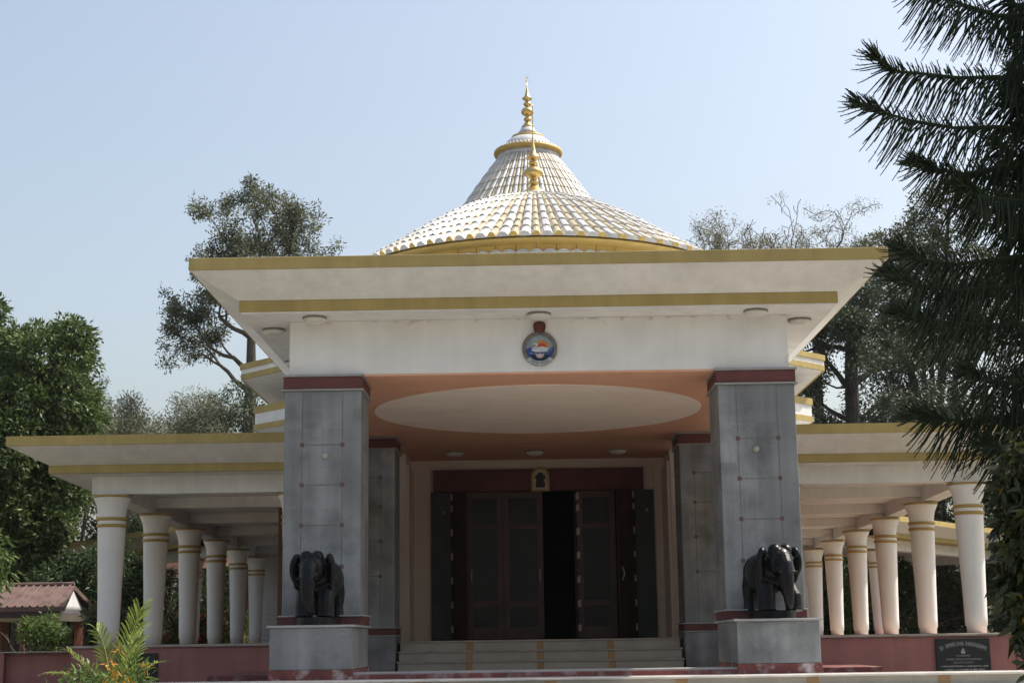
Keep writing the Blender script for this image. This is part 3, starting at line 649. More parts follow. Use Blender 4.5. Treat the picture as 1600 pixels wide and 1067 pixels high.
# ================================================================== ELEPHANT STATUES
def elephant(name, label, loc, rz, hs, mirror=1, stride=0):
    t = thing(name, label, 'statue', loc, rz, 'black elephants on the porch pedestals')
    b = MB(); m_ = mirror
    E = lambda c, r, rot=None: b.ball((c[0]*m_*hs, c[1]*hs, c[2]*hs), [q*hs for q in r], rot, 18, 12)
    def Tb(pts, rad, n=12): b.tube([(p[0]*m_*hs, p[1]*hs, p[2]*hs) for p in pts], [r*hs for r in rad], n)
    RX = lambda a: Matrix.Rotation(a, 3, 'X'); RZ = lambda a: Matrix.Rotation(a*m_, 3, 'Z'); RY = lambda a: Matrix.Rotation(a*m_, 3, 'Y')
    E((0,.36,.57),(.32,.43,.33)); E((0,.60,.58),(.29,.27,.31)); E((0,.06,.60),(.29,.25,.31)); E((0,.3,.78),(.16,.32,.12))
    E((0,-.16,.72),(.19,.20,.20)); E((0,-.24,.73),(.20,.18,.22)); E((.085,-.24,.89),(.10,.11,.10)); E((-.085,-.24,.89),(.10,.11,.10)); E((0,-.36,.74),(.12,.09,.13))
    Tb([(0,-.34,.76),(0,-.42,.66),(0,-.46,.52),(0,-.475,.36),(.015,-.47,.22),(.03,-.44,.10),(.05,-.39,.05)], [.14,.13,.115,.10,.085,.07,.055])
    for s in (-1, 1):
        E((s*.265,-.13,.70),(.06,.14,.22), RZ(s*.5)@RX(.15)); E((s*.25,-.16,.86),(.06,.10,.09), RZ(s*.4)); E((s*.26,-.10,.53),(.04,.08,.12), RZ(s*.4))
        Tb([(s*.09,-.36,.62),(s*.125,-.47,.56),(s*.14,-.55,.56)], [.04,.032,.015], 10)
        E((s*.105,-.40,.62),(.05,.05,.05)); E((s*.16,-.31,.76),(.03,.04,.03))
        fy = -.04-(stride if s > 0 else 0); fx = s*.165+(.06 if (s > 0 and stride) else 0)
        Tb([(s*.12,.05,.66),(s*.16,.02-(stride*.4 if s>0 else 0),.40),(fx,fy,.2),(fx,fy,.06),(fx,fy-.01,0)], [.13,.14,.135,.135,.14])
        Tb([(s*.12,.60,.64),(s*.16,.66,.38),(s*.165,.70,.18),(s*.165,.68,.05),(s*.165,.68,0)], [.14,.15,.138,.135,.14])
    Tb([(0,.86,.66),(0,.93,.5),(.02,.92,.3)], [.05,.03,.03], 8)
    me = bpy.data.meshes.new('body'); me.from_pydata(b.v, [], b.f)
    tmp = bpy.data.objects.new('tmp', me); COL.objects.link(tmp)
    rm_ = tmp.modifiers.new('r', 'REMESH'); rm_.mode = 'VOXEL'; rm_.voxel_size = .012*hs
    s_ = tmp.modifiers.new('s', 'SMOOTH'); s_.iterations = 4; s_.factor = .5
    dg = bpy.context.evaluated_depsgraph_get(); dg.update()
    me2 = bpy.data.meshes.new_from_object(tmp.evaluated_get(dg)); bpy.data.objects.remove(tmp); me2.name = 'body'
    for p in me2.polygons: p.use_smooth = True
    link('body', me2, BLACKST, t)
    g_ = MB(); g_.sm = True   # carved harness: brow band, necklace with beads, back cloth hem
    def bead(x, y, z, r=.022): g_.ball((x*m_*hs, y*hs, z*hs), r*hs, None, 8, 6)
    for q in np.linspace(-1, 1, 17): bead(q*.19, -.23-.17*math.cos(q*1.35)*.95, .80-.02*abs(q), .018)
    g_.build('brow_band', BLACKST, t, local=True); g_ = MB(); g_.sm = True
    for q in np.linspace(-1, 1, 21): bead(q*.25, -.14-.10*(1-q*q), .50-.10*(1-q*q), .024)
    bead(0, -.27, .40, .045); g_.build('necklace', BLACKST, t, local=True); g_ = MB(); g_.sm = True
    for q in np.linspace(-.9, .9, 13): bead(q*.11, -.40-.03*(1-q*q), .70+.17*(q*q), .014)
    g_.build('trunk_band', BLACKST, t, local=True); g_ = MB(); g_.sm = True
    for q in np.linspace(-1, 1, 25):
        a = q*1.9; bead(.283*math.sin(a), .36, .60+.285*math.cos(a), .018); bead(.275*math.sin(a), .10, .62+.295*math.cos(a), .018)
    g_.build('back_cloth', BLACKST, t, local=True)
    k = MB(); R = .46
    k.prism([(m_*(x*hs), y*hs) for x, y in [(.30*math.cos(a)*(1+.0*a), (.20+.62*math.sin(a))) for a in np.linspace(0, 2*PI, 28, endpoint=False)]][::m_], -.115*hs/.95, 0.004)
    k.build('base_slab', BLACKST, t, local=True, bevel=.01)
    return t
elephant('elephant_statue', 'black carved elephant standing square on the left porch pedestal', (-3.40,23.42,2.065), math.radians(-7), 1.0, 1, 0)
elephant('elephant_statue', 'black carved elephant striding, one foreleg forward, on the right porch pedestal', (3.53,23.44,2.065), math.radians(12), 1.0, 1, .10)

# ================================================================== KIOSK and garden wall
K = thing('pavilion', 'small open pavilion with old tiled gable roof and terracotta posts', 'pavilion', (-15,44.5,0))
kx0, kx1, ky0, ky1 = -19.0, -13.25, 43.2, 45.9; km = (ky0+ky1)/2
k = MB()
for y0, y1 in ((ky0-.3, km), (ky1+.3, km)):
    ze, zr = 2.78, 3.42
    k.add([(kx0,y0,ze),(kx1+.25,y0,ze),(kx1+.02,km,zr),(kx0,km,zr),(kx0,y0,ze-.13),(kx1+.25,y0,ze-.13),(kx1+.02,km,zr-.13),(kx0,km,zr-.13)], [(0,1,2,3),(7,6,5,4),(0,4,5,1),(1,5,6,2),(3,2,6,7),(0,3,7,4)])
    for n_ in range(28):
        x = kx0+n_*.21; a = Vector((x, y0, ze+.012)); b = Vector((x-.0, km, zr+.012)); k.tube([a, b], .035, 6)
k.tube([(kx0,km,zr+.03),(kx1+.02,km,zr+.03)], .06, 8)
rf = k.build('roof', ROOFT, K)
k = MB(); k.box(kx0,kx1+.1,ky0-.28,ky0-.25,2.48,2.66); k.build('eave_board', mat('dark_eave', (.05,.03,.028), .8), rf)
k = MB(); k.add([(kx1,ky0,2.6),(kx1,ky1,2.6),(kx1,km,3.27)], [(0,1,2)]); k.add([(kx1-.12,ky0,2.6),(kx1-.12,ky1,2.6),(kx1-.12,km,3.27)], [(0,1,2)]); k.build('gable', WHITE, K)
k = MB(); k.box(kx0,kx1-.13,ky0+.02,ky0+.22,2.40,2.62); k.box(kx0,kx1-.13,ky1-.22,ky1-.02,2.40,2.62); k.box(kx1-.125,kx1-.005,ky0+.02,ky1-.02,2.40,2.598); k.build('beam', mat('cream_beam', (.62,.55,.42), .8), K)
for x, y in ((kx1-.15,ky0+.15),(kx1-.15,ky1-.15),(-15.0,ky0+.15),(-15.0,ky1-.15),(-17.2,ky0+.15),(-17.2,ky1-.15)):
    k = MB(); k.sm = True; k.lathe([(.13,0),(.13,2.398)], 16, (x,y,0)); k.build('post', TERRA, K)
MB().box(kx0,-15.4,45.6,45.75,0,2.4).build('back_wall', BROWN, K)
GW = thing('garden_wall', 'low pink garden wall running left from the temple plinth', 'wall', (-13,33,0))
MB().box(-11.2,-8.6,32.9,33.2,0,1.56).build('panel', PINK, GW); MB().box(-18,-11.202,32.75,33.2,0,1.575).build('panel', PINK, GW)
MB().box(-18,-8.6,32.72,33.23,1.578,1.60).build('coping', COPING, GW)

# ================================================================== VEGETATION
LF = dict(mango=leafmat('mango_leaf', (.038,.068,.019), .5, .28, .5, (.105,.15,.042)),
          euc=leafmat('gum_leaf', (.085,.10,.062), .4, .35, .6, (.15,.165,.10)),
          grey=leafmat('grey_leaf', (.13,.14,.085), .35, .4, .6, (.22,.23,.15)),
          dark=leafmat('dark_leaf', (.03,.045,.025), .4, .3, .5, (.06,.08,.04)),
          olive=leafmat('olive_leaf', (.06,.075,.035), .4, .3, .5, (.12,.13,.06)),
          dry=leafmat('dry_leaf', (.16,.15,.10), .3, .4, .6),
          wood=leafmat('wood_leaf', (.035,.055,.025), .5, .3, .6, (.08,.12,.045), .35),
          shrub=leafmat('shrub_leaf', (.07,.12,.03), .5, .4, .5, (.15,.22,.06)),
          palm=leafmat('palm_leaf', (.11,.17,.03), .35, .42, .45, (.23,.30,.06)),
          arau=leafmat('araucaria_needle', (.012,.021,.010), .4, .10, .85, (.030,.045,.018), 2.0),
          gloss=leafmat('glossy_leaf', (.018,.028,.010), .5, .2, .3, (.05,.06,.018), 3),
          red=leafmat('red_flower', (.5,.03,.02), .3, .3, .5), yel=leafmat('yellow_leaf', (.5,.3,.03), .3, .3, .5))

def grow(rng, mb, p, d, ln, r, lvl, tips, bend=.25, split=(2,3), ang=.6, shrink=.72, up=.12, segs=4, rmin=.012):
    pts = [Vector(p)]; d = Vector(d).normalized(); rad = [r]
    for i in range(segs):
        d = (d + Vector(rng.normal(size=3))*bend*.5 + Vector((0,0,up*.5))).normalized()
        pts.append(pts[-1]+d*ln/segs); rad.append(max(rmin, r*(1-.45*(i+1)/segs)))
    mb.tube(pts, rad, 6 if r > .05 else 4, cap=False)
    if lvl <= 2: tips += [tuple(q) for q in pts[2:]]
    if lvl == 0: return
    for k_ in range(rng.integers(split[0], split[1]+1)):
        nd = (d + Vector(rng.normal(size=3))*ang).normalized(); base = pts[-1] if k_ < 2 else pts[rng.integers(2, segs)]
        grow(rng, mb, base, nd, ln*shrink*rng.uniform(.8, 1.2), rad[-1]*.85, lvl-1, tips, bend, split, ang, shrink, up, segs, rmin)

def lobes_shell(rng, lobes, dens, lo=.72):
    """tuft centres through the outer part of a set of crown masses"""
    C = []; O = []; sub = []
    for x, y, z, r in lobes:
        sub.append((x,y,z,r*.86))
        for d in unit(rng.normal(size=(9,3))):
            q = r*rng.uniform(.30,.46); p = np.array([x,y,z])+d*(r*1.02-q*.75)*np.array([1,1,.92]); sub.append((*p, q))
    lobes = sub
    for x, y, z, r in lobes:
        n = int(dens*r*r); d = unit(rng.normal(size=(n,3))); rr = r*rng.uniform(lo, 1.04, (n,1))
        bump = 1+.16*np.sin(d[:, :1]*7+x)*np.cos(d[:, 2:]*6+y)
        P = np.array([x,y,z])+d*rr*bump*np.array([1,1,.9]); keep = np.ones(n, bool)
        for X, Y, Z, R in lobes:
            if (X,Y,Z,R) != (x,y,z,r): keep &= np.linalg.norm(P-np.array([X,Y,Z]), axis=1) > R*.66
        C.append(P[keep]); O.append(d[keep])
    return np.concatenate(C), np.concatenate(O)

def lobed_tree(name, label, base, lobes, m, dens=130, n=9, spread=.22, L=.26, W=.06, droop=.5, seed=1, group=None, bark=BARK, tr=.25, cat='tree', lo=.72, far=1):
    rng = np.random.default_rng(seed); kk = far
    if kk != 1: lobes = [((x+.2)*kk-.2, y*kk, (z-1.7)*kk+1.7, q*kk) for x, y, z, q in lobes]; base = ((base[0]+.2)*kk-.2, base[1]*kk, 0)
    t = thing(name, label, cat, base, 0, group)
    b = MB(); top_ = Vector((np.mean([l[0] for l in lobes]), np.mean([l[1] for l in lobes]), np.mean([l[2] for l in lobes])))
    fork = Vector(base).lerp(top_, .45); fork.x = base[0]*.7+top_.x*.3
    b.tube([base, Vector(base).lerp(fork, .5)+Vector((rng.normal()*.1,0,0)), fork], [tr*1.25, tr, tr*.85], 10)
    for l in lobes:
        c = Vector(l[:3]); mid = fork.lerp(c, .5)+Vector(rng.normal(size=3))*.2
        b.tube([fork, mid, c], [tr*.6, tr*.35, tr*.15], 6)
        for q in range(5):
            e = c+Vector(unit(rng.normal(size=3)))*l[3]*.8; b.tube([c, c.lerp(e,.5)+Vector(rng.normal(size=3))*.08, e], [tr*.14, tr*.09, .012], 4, cap=False)
    b.sm = True; b.build('trunk', bark, t)
    C, O = lobes_shell(rng, lobes, dens, lo); P, D = tufts(C, n, spread, rng, O, droop)
    leaves('crown', P, D, L, W, rng, m, t); return t

def branchy_tree(name, label, base, limbs, m, lvl=4, n=14, spread=.3, L=.16, W=.06, droop=.1, seed=1, bark=BARK, group=None, keep=1.0, trunk=None, **kw):
    """trunk and forking limbs with leaf tufts at the twigs, open to the sky between"""
    rng = np.random.default_rng(seed); t = thing(name, label, 'tree', base, 0, group); b = MB(); tips = []
    if trunk: b.tube(trunk[0], trunk[1], 10)
    for p, d, ln, r in limbs: grow(rng, b, p, d, ln, r, lvl, tips, **kw)
    b.sm = True; b.build('trunk', bark, t)
    tips = np.array(tips); tips = tips[rng.random(len(tips)) < keep]
    P, D = tufts(tips, n, spread, rng, None, droop); leaves('crown', P, D, L, W, rng, m, t); return t

lobed_tree('mango_tree', 'large dense mango tree with drooping bright green leaves left of the temple', (-14.3,42.5,0),
    [(-13.45,42,9.45,1.4),(-13.0,41.6,8.1,1.15),(-12.75,41.4,6.9,.95),(-12.7,41.0,5.9,.85),(-13.3,40.8,4.9,1.1),(-14.3,40.6,6.7,1.3),(-14.5,41.5,8.0,1.5),(-15.2,41,5.2,1.4),(-15.8,41,7.5,1.6),(-14.3,43.5,7.0,2.2),(-13.6,41,3.9,.8)],
    LF['mango'], 170, 11, .25, .22, .085, .22, 3, 'mango trees at the left edge', tr=.3, far=1.2)
lobed_tree('mango_tree', 'mango tree partly out of frame at the left edge, behind the large one', (-17.6,45,0),
    [(-17.2,45,10.8,1.6),(-18.5,45,9,2.0),(-17.5,44,7,1.8),(-19,44,6.5,2)], LF['mango'], 150, 11, .25, .22, .085, .22, 5, 'mango trees at the left edge', tr=.3, far=1.2)
lobed_tree('garden_tree', 'pale leafy young tree overhanging the pavilion roof at the left edge', (-13.6,36,0),
    [(-12.75,36,3.35,.5),(-12.6,36,4.0,.5),(-13.0,36,2.9,.4)], LF['shrub'], 120, 7, .2, .22, .06, .6, 7, None, tr=.07)

branchy_tree('gum_tree', 'tall sparse gum tree with forked trunk rising behind the left roof corner', (-11.9,65,0),
    [((-11.95,65,12.2),(-1,0,.55),2.0,.13),((-12.0,65,13.2),(-.9,.2,.55),1.9,.12),((-11.95,65,14.6),(-.9,-.2,.7),1.8,.12),((-11.9,65,15.6),(-.6,-.2,1),2.1,.14),((-11.7,65,15.8),(.55,0,1),2.1,.14),((-11.9,65,16.4),(0,.3,1),2.3,.14),((-11.8,65,16.4),(.7,.2,.8),1.7,.12),((-11.9,65,16.4),(-.8,.2,.7),2.0,.12),((-12.0,65,15.4),(-1,.3,.5),1.7,.1),((-11.8,64.8,15.8),(.2,-1,.6),1.6,.12)],
    LF['euc'], 4, 22, .34, .17, .065, .05, 11, keep=.66, bend=.4, ang=.62, shrink=.68, up=.16,
    trunk=([(-11.9,65,0),(-11.85,65,6),(-12.05,65,10),(-11.95,65,12.4),(-12.0,65,16.5)],[.42,.36,.30,.25,.12]))
lobed_tree('gum_sapling', 'dark bushy growth around the foot of the tall gum tree', (-11.3,58.5,0), [(-11.15,58.5,10.7,1.0),(-10.5,58.5,10.9,1.1),(-11.7,58.5,9.6,1.0)], LF['dark'], 70, 8, .3, .2, .06, .2, 12, tr=.1)
for i, (x, y, z, r, lb) in enumerate(((-16.0,60,11.6,1.6,'pale grey feathery tree beside the mango crown'),(-13.7,61,11.6,1.7,'pale grey feathery tree left of the tall gum trunk'))):
    branchy_tree('feathery_tree', lb, (x,y,0), [((x,y,7.6),(0,0,1),1.8,.12),((x,y,7),(-.6,0,1),1.8,.1),((x,y,7),(.6,0,1),1.8,.1),((x,y,6.4),(-1,-.2,.8),1.7,.1),((x,y,6.4),(1,-.2,.8),1.7,.1),((x,y,6.8),(.1,-.8,.9),1.7,.1)],
        LF['grey'], 4, 34, .50, .14, .045, .1, 20+i, BARKP, 'feathery trees behind the left wing', keep=1.0, bend=.35, ang=.6, shrink=.68, up=.15, trunk=([(x,y,0),(x,y,7.7)],[.2,.13]))
lobed_tree('cypress', 'thin pointed young conifer between the mango and the feathery tree', (-17.0,57,0), [(-16.3,57,11.4,.35),(-16.3,57,10.7,.5),(-16.25,57,9.8,.65)], LF['olive'], 150, 8, .18, .13, .03, 0, 31, tr=.06)

branchy_tree('rain_tree', 'big dark spreading tree with thick trunk behind the right roof corner', (13.8,65,0),
    [((13.8,65,12.0),(-.7,0,.8),1.7,.16),((13.8,65,12.2),(.8,.1,.7),2.0,.17),((13.9,65,13.4),(.1,0,1),1.6,.15),((13.8,65,10.6),(-1,-.2,.3),1.6,.12),((13.8,65,10.6),(1,-.2,.3),2.2,.14),((13.9,65,13.6),(-.7,.3,.8),1.5,.14),((13.9,65,13.6),(1,.3,.6),1.9,.14),((13.8,65,10.0),(.9,-.5,-.05),2.2,.12),((13.8,65,9.8),(-.8,-.5,0),1.6,.10),((13.8,65,11.4),(.2,-1,.3),1.7,.12)],
    LF['dark'], 4, 24, .40, .15, .07, .05, 41, BARKD, keep=.9, bend=.45, ang=.7, shrink=.70, up=.06,
    trunk=([(13.8,65,0),(13.85,65,6),(13.75,65,10),(13.8,65,13),(13.95,65,15.5)],[.42,.36,.32,.27,.16]))
lobed_tree('round_crowned_tree', 'olive tree of rounded leaf clumps rising behind the conifer at right', (18.3,70,0),
    [(16.6,70,19.0,1.4),(18.2,70,19.6,1.5),(19.9,70,21.2,1.7),(16.9,69.5,16.6,1.3),(18.4,69,17.0,1.5),(20.3,69.5,18,1.8),(19.2,69,15.2,1.8),(17.2,69,14.8,1.4),(21.5,70,16,2)],
    LF['olive'], 130, 8, .28, .2, .07, .1, 43, tr=.4)
for i, (x, z, sd, lb, kp) in enumerate(((8.3,19.8,51,'bare twiggy tree just right of the dome',.42),(12.3,19.9,52,'nearly leafless tree with crooked branches over the right roof',.13),(15.9,20.2,53,'thinly leaved tree between the leafless tree and the round crowned one',.42),(10.5,19.3,54,'low twiggy crown between the dome and the crooked branches',.36),(14.2,19.6,55,'low twiggy crown behind the crooked branches',.36))):
    branchy_tree('bare_tree', lb, (x,75,0), [((x,75,z-2.2),(-.6,0,1),2.1,.13),((x,75,z-2.2),(.6,0,1),2.1,.13),((x,75,z-2),(0,.2,1),2.1,.12),((x,75,z-2.6),(-1,.2,.6),1.9,.1),((x,75,z-2.6),(1,-.2,.6),1.9,.1)],
        LF['dry'], 4, 24, .36, .12, .045, .1, sd, BARKP, 'thin trees over the right roof', keep=kp, bend=.55, ang=.65, shrink=.70, up=.1, rmin=.016, trunk=([(x,75,0),(x+.1,75,z-4),(x,75,z-2)],[.3,.2,.15]))
for i, (x, y, z, r) in enumerate(((10.6,67,9.2,2.2),(13.0,68,8.6,2.4),(17.5,66,10.2,2.3),(20.8,64,10.6,2.6),(24,60,9,2.8),(16.0,69,12.0,1.8))):
    lobed_tree('dark_tree', ['dark tree low behind the right end of the hall','dark tree behind the thick trunk at right','dark tree right of the thick trunk','dark tree behind the right wing end','dark tree far right behind the conifer','dark tree top behind the spreading tree'][i], (x,y,0),
        [(x,y,z,r),(x-r*.6,y,z-r*.8,r*.8),(x+r*.6,y,z-r*.7,r*.85),(x,y-.6,z-r*1.4,r),(x,y-.5,z-r*2.4,r*1.0)], LF['dark'], 70, 8, .32, .22, .08, .15, 60+i, 'dark trees behind the right wing', tr=.2)
for i, (x, y, z, r) in enumerate(((-9.6,66,7.5,2.0),(-18.5,62,7.2,2.6),(-22,58,7,2.8),(-15.5,66,6.8,2.2))):
    lobed_tree('dark_tree', ['dark tree behind the left colonnade nearest the hall','dark tree behind the left colonnade roof tip','dark tree behind the mango trunk','dark tree between the feathery trees and the colonnade'][i], (x,y,0),
        [(x,y,z,r),(x-r*.7,y,z-r*.7,r*.8),(x+r*.7,y,z-r*.8,r*.85),(x,y-.6,z-r*1.3,r)], LF['wood'], 70, 8, .32, .22, .08, .15, 70+i, 'dark trees behind the left wing', tr=.2)

# far wood: one mass beyond the temple
rng = np.random.default_rng(8); N = 5200
cx_ = rng.uniform(-48,48,N); cy_ = rng.uniform(80,87,N); hz = 7.0+1.6*np.sin(cx_*.55)+1.1*np.sin(cx_*1.7+1); cz_ = rng.uniform(0,1,N)**.8*hz
P, D = tufts(np.stack([cx_,cy_,cz_],1), 10, .7, rng, None, .2)
setp(leaves('far_wood', P, D, .5, .22, rng, LF['wood']), 'dark woodland closing the view behind the temple and its colonnades', 'woodland', kind='stuff')

# shrubs and flowers behind and beside the colonnades
def shrub(name, label, x, y, z, r, m, seed, dens=130, L=.16, W=.06, group=None, n=8, cat='shrub'):
    rng = np.random.default_rng(seed); t = thing(name, label, cat, (x,y,0), 0, group); b = MB(); tips = []
    for q in range(6): grow(rng, b, (x+rng.normal()*.1,y,0), (rng.normal()*.4,rng.normal()*.3,1), z*.6, .03, 1, tips, rmin=.008)
    b.build('stem', BARK, t)
    lob = [(x,y,z-r*.7,r)]+[(x+rng.normal()*r*.6,y+rng.normal()*.3,max(r*.4, z-r*rng.uniform(.6,1.8)),r*.7) for _ in range(5)]
    C, O = lobes_shell(rng, lob, dens*2, .55); P, D = tufts(C, n, .14, rng, O, .15); leaves('foliage', P, D, L, W, rng, m, t); return t
shrub('shrub', 'light green shrub growing before the pavilion posts', -12.75,40.5,2.45,.42,LF['shrub'],101,160,.13,.045)
shrub('shrub', 'dark broad-leaved shrub between the pavilion and the first left column', -11.75,42.5,2.75,.5,LF['olive'],102,150,.17,.07)
shrub('shrub', 'low olive shrub under the pavilion at the left edge', -14.9,39.5,2.0,.5,LF['olive'],103,150,.11,.04)
shrub('shrub', 'tall dark shrub behind the pavilion gable', -13.4,48.5,4.6,1.3,LF['wood'],104,90,.2,.08)
for i, (x, y, z, r) in enumerate(((-12.5,55.5,2.6,.6),(-11.2,56.5,2.9,.7))):
    t = shrub('flowering_shrub', ['red flowering shrub seen between the first left columns','red flowering shrub seen between the middle left columns'][i], x,y,z,r,LF['shrub'],110+i,90,.16,.06,'red flowering shrubs behind the left colonnade')
    rng = np.random.default_rng(120+i); C = np.array([x,y-.3,z-.4])+rng.normal(size=(26,3))*np.array([.45,.25,.3]); 
    for c_ in C:
        P, D = tufts(c_[None], 8, .06, rng); leaves('flower', P, D, .1, .06, rng, LF['red'], t)
for i, (x, y, z, r, m) in enumerate(((10.6,55,3.6,.9,'shrub'),(12.2,56.5,3.2,.9,'olive'),(13.6,57.5,4.2,1.1,'wood'),(15.6,60,3.6,1.1,'olive'),(9.2,54,3.4,.9,'wood'),(18.6,58,4.2,1.3,'wood'))):
    shrub('shrub', ['light green shrub seen between the right columns','olive shrub behind the middle of the right colonnade','tall dark shrub behind the outer right columns','olive shrub behind the outermost right column','dark shrub behind the inner right columns','dark shrub at the far end of the right verandah'][i], x,y,z,r,LF[m],130+i,100,.2,.08,'shrubs behind the right colonnade')

# ---- areca palm in the left foreground
PM = thing('areca_palm', 'young yellow-green areca palm in the left foreground', 'palm', (-5.0,18,0))
rng = np.random.default_rng(5)
def frond(base, ctrl, tip, n, L, W, lift=.25, name='frond'):
    base, ctrl, tip = (np.array(q, float) for q in (base, ctrl, tip)); ctrl = base+(ctrl-base)*np.array([.86,1,.94]); tip = base+(tip-base)*np.array([.86,1,.95]); L *= .82; b = MB(); ts = np.linspace(0,1,14)
    cur = np.array([(1-t)**2*base+2*t*(1-t)*ctrl+t*t*tip for t in ts]); b.sm = True
    b.tube(cur, [.014*(1-.75*t) for t in ts], 6); st_ = b.build(name, mat_stem, PM)
    V = []; F = []
    for i in range(n):
        t = .22+.78*i/(n-1); p = (1-t)**2*base+2*t*(1-t)*ctrl+t*t*tip; d = unit(2*(1-t)*(ctrl-base)+2*t*(tip-ctrl))
        side = unit(np.cross(d, (0,1,.3))) if abs(d[2]) > .8 else unit(np.cross(d, (0,0,1)))
        for s in (-1, 1):
            ll = L*(1-.45*abs(t-.5)*1.4)*rng.uniform(.85,1.1); dr = unit(d*.75+side*s*.75+np.array([0,-.1,lift])+rng.normal(size=3)*.08)
            nrm = unit(np.cross(dr, d)); wv_ = unit(np.cross(dr, nrm))*W*.5; b0 = len(V)
            e1 = p+dr*ll*.5; e2 = p+dr*ll*.85+np.array([0,0,-.12*ll]); e3 = p+dr*ll+np.array([0,0,-.26*ll])
            V += [p-wv_*.4, p+wv_*.4, e1+wv_, e1-wv_, e2+wv_*.6, e2-wv_*.6, e3+wv_*.05, e3-wv_*.05]
            F += [(b0,b0+1,b0+2,b0+3),(b0+3,b0+2,b0+4,b0+5),(b0+5,b0+4,b0+6,b0+7)]
    npmesh('leaflets', V, F, LF['palm'], st_)
mat_stem = mat('palm_stem', (.28,.27,.06), .5, .2, 8)
B0 = (-4.95,18,.5)
for c_, t_, n_, L_, lf_ in (((-4.85,18,1.75),(-4.62,17.9,2.18),20,.42,.55),((-4.98,18,1.5),(-5.75,17.8,1.45),22,.36,.10),((-5.0,18,1.7),(-5.25,18.1,1.95),18,.32,.35),((-4.8,18,1.5),(-4.35,17.8,1.55),18,.33,.15),
    ((-5.05,17.9,1.4),(-5.45,17.6,1.7),16,.3,.25),((-4.85,18.1,1.6),(-4.75,18.5,1.95),18,.36,.45),((-5.1,18,1.2),(-5.6,17.7,1.15),16,.3,.1),((-4.75,17.9,1.2),(-4.4,17.6,1.25),16,.3,.2)):
    frond(B0, c_, t_, n_+6, L_, .021, lf_)
b = MB(); b.sm = True
for q in range(5): b.tube([(-5.0+q*.04,18+q*.03,0),(-4.98+q*.03,18,.9+q*.1)], [.03,.02], 8)
b.build('cane', mat_stem, PM)
shrub('garden_plant', 'leafy green plants at the foot of the palm', -5.15,17.6,1.38,.42,LF['shrub'],150,200,.10,.03)
t = shrub('garden_plant', 'orange speckled croton beside the palm', -4.75,17.7,1.35,.3,LF['shrub'],151,200,.12,.03)
rng = np.random.default_rng(77); P, D = tufts(np.array([-4.8,17.45,1.3])+rng.normal(size=(22,3))*np.array([.09,.05,.12]), 5, .04, rng); leaves('orange_leaves', P, D, .09, .02, rng, leafmat('orange_leaf', (.5,.22,.03), .3), t)

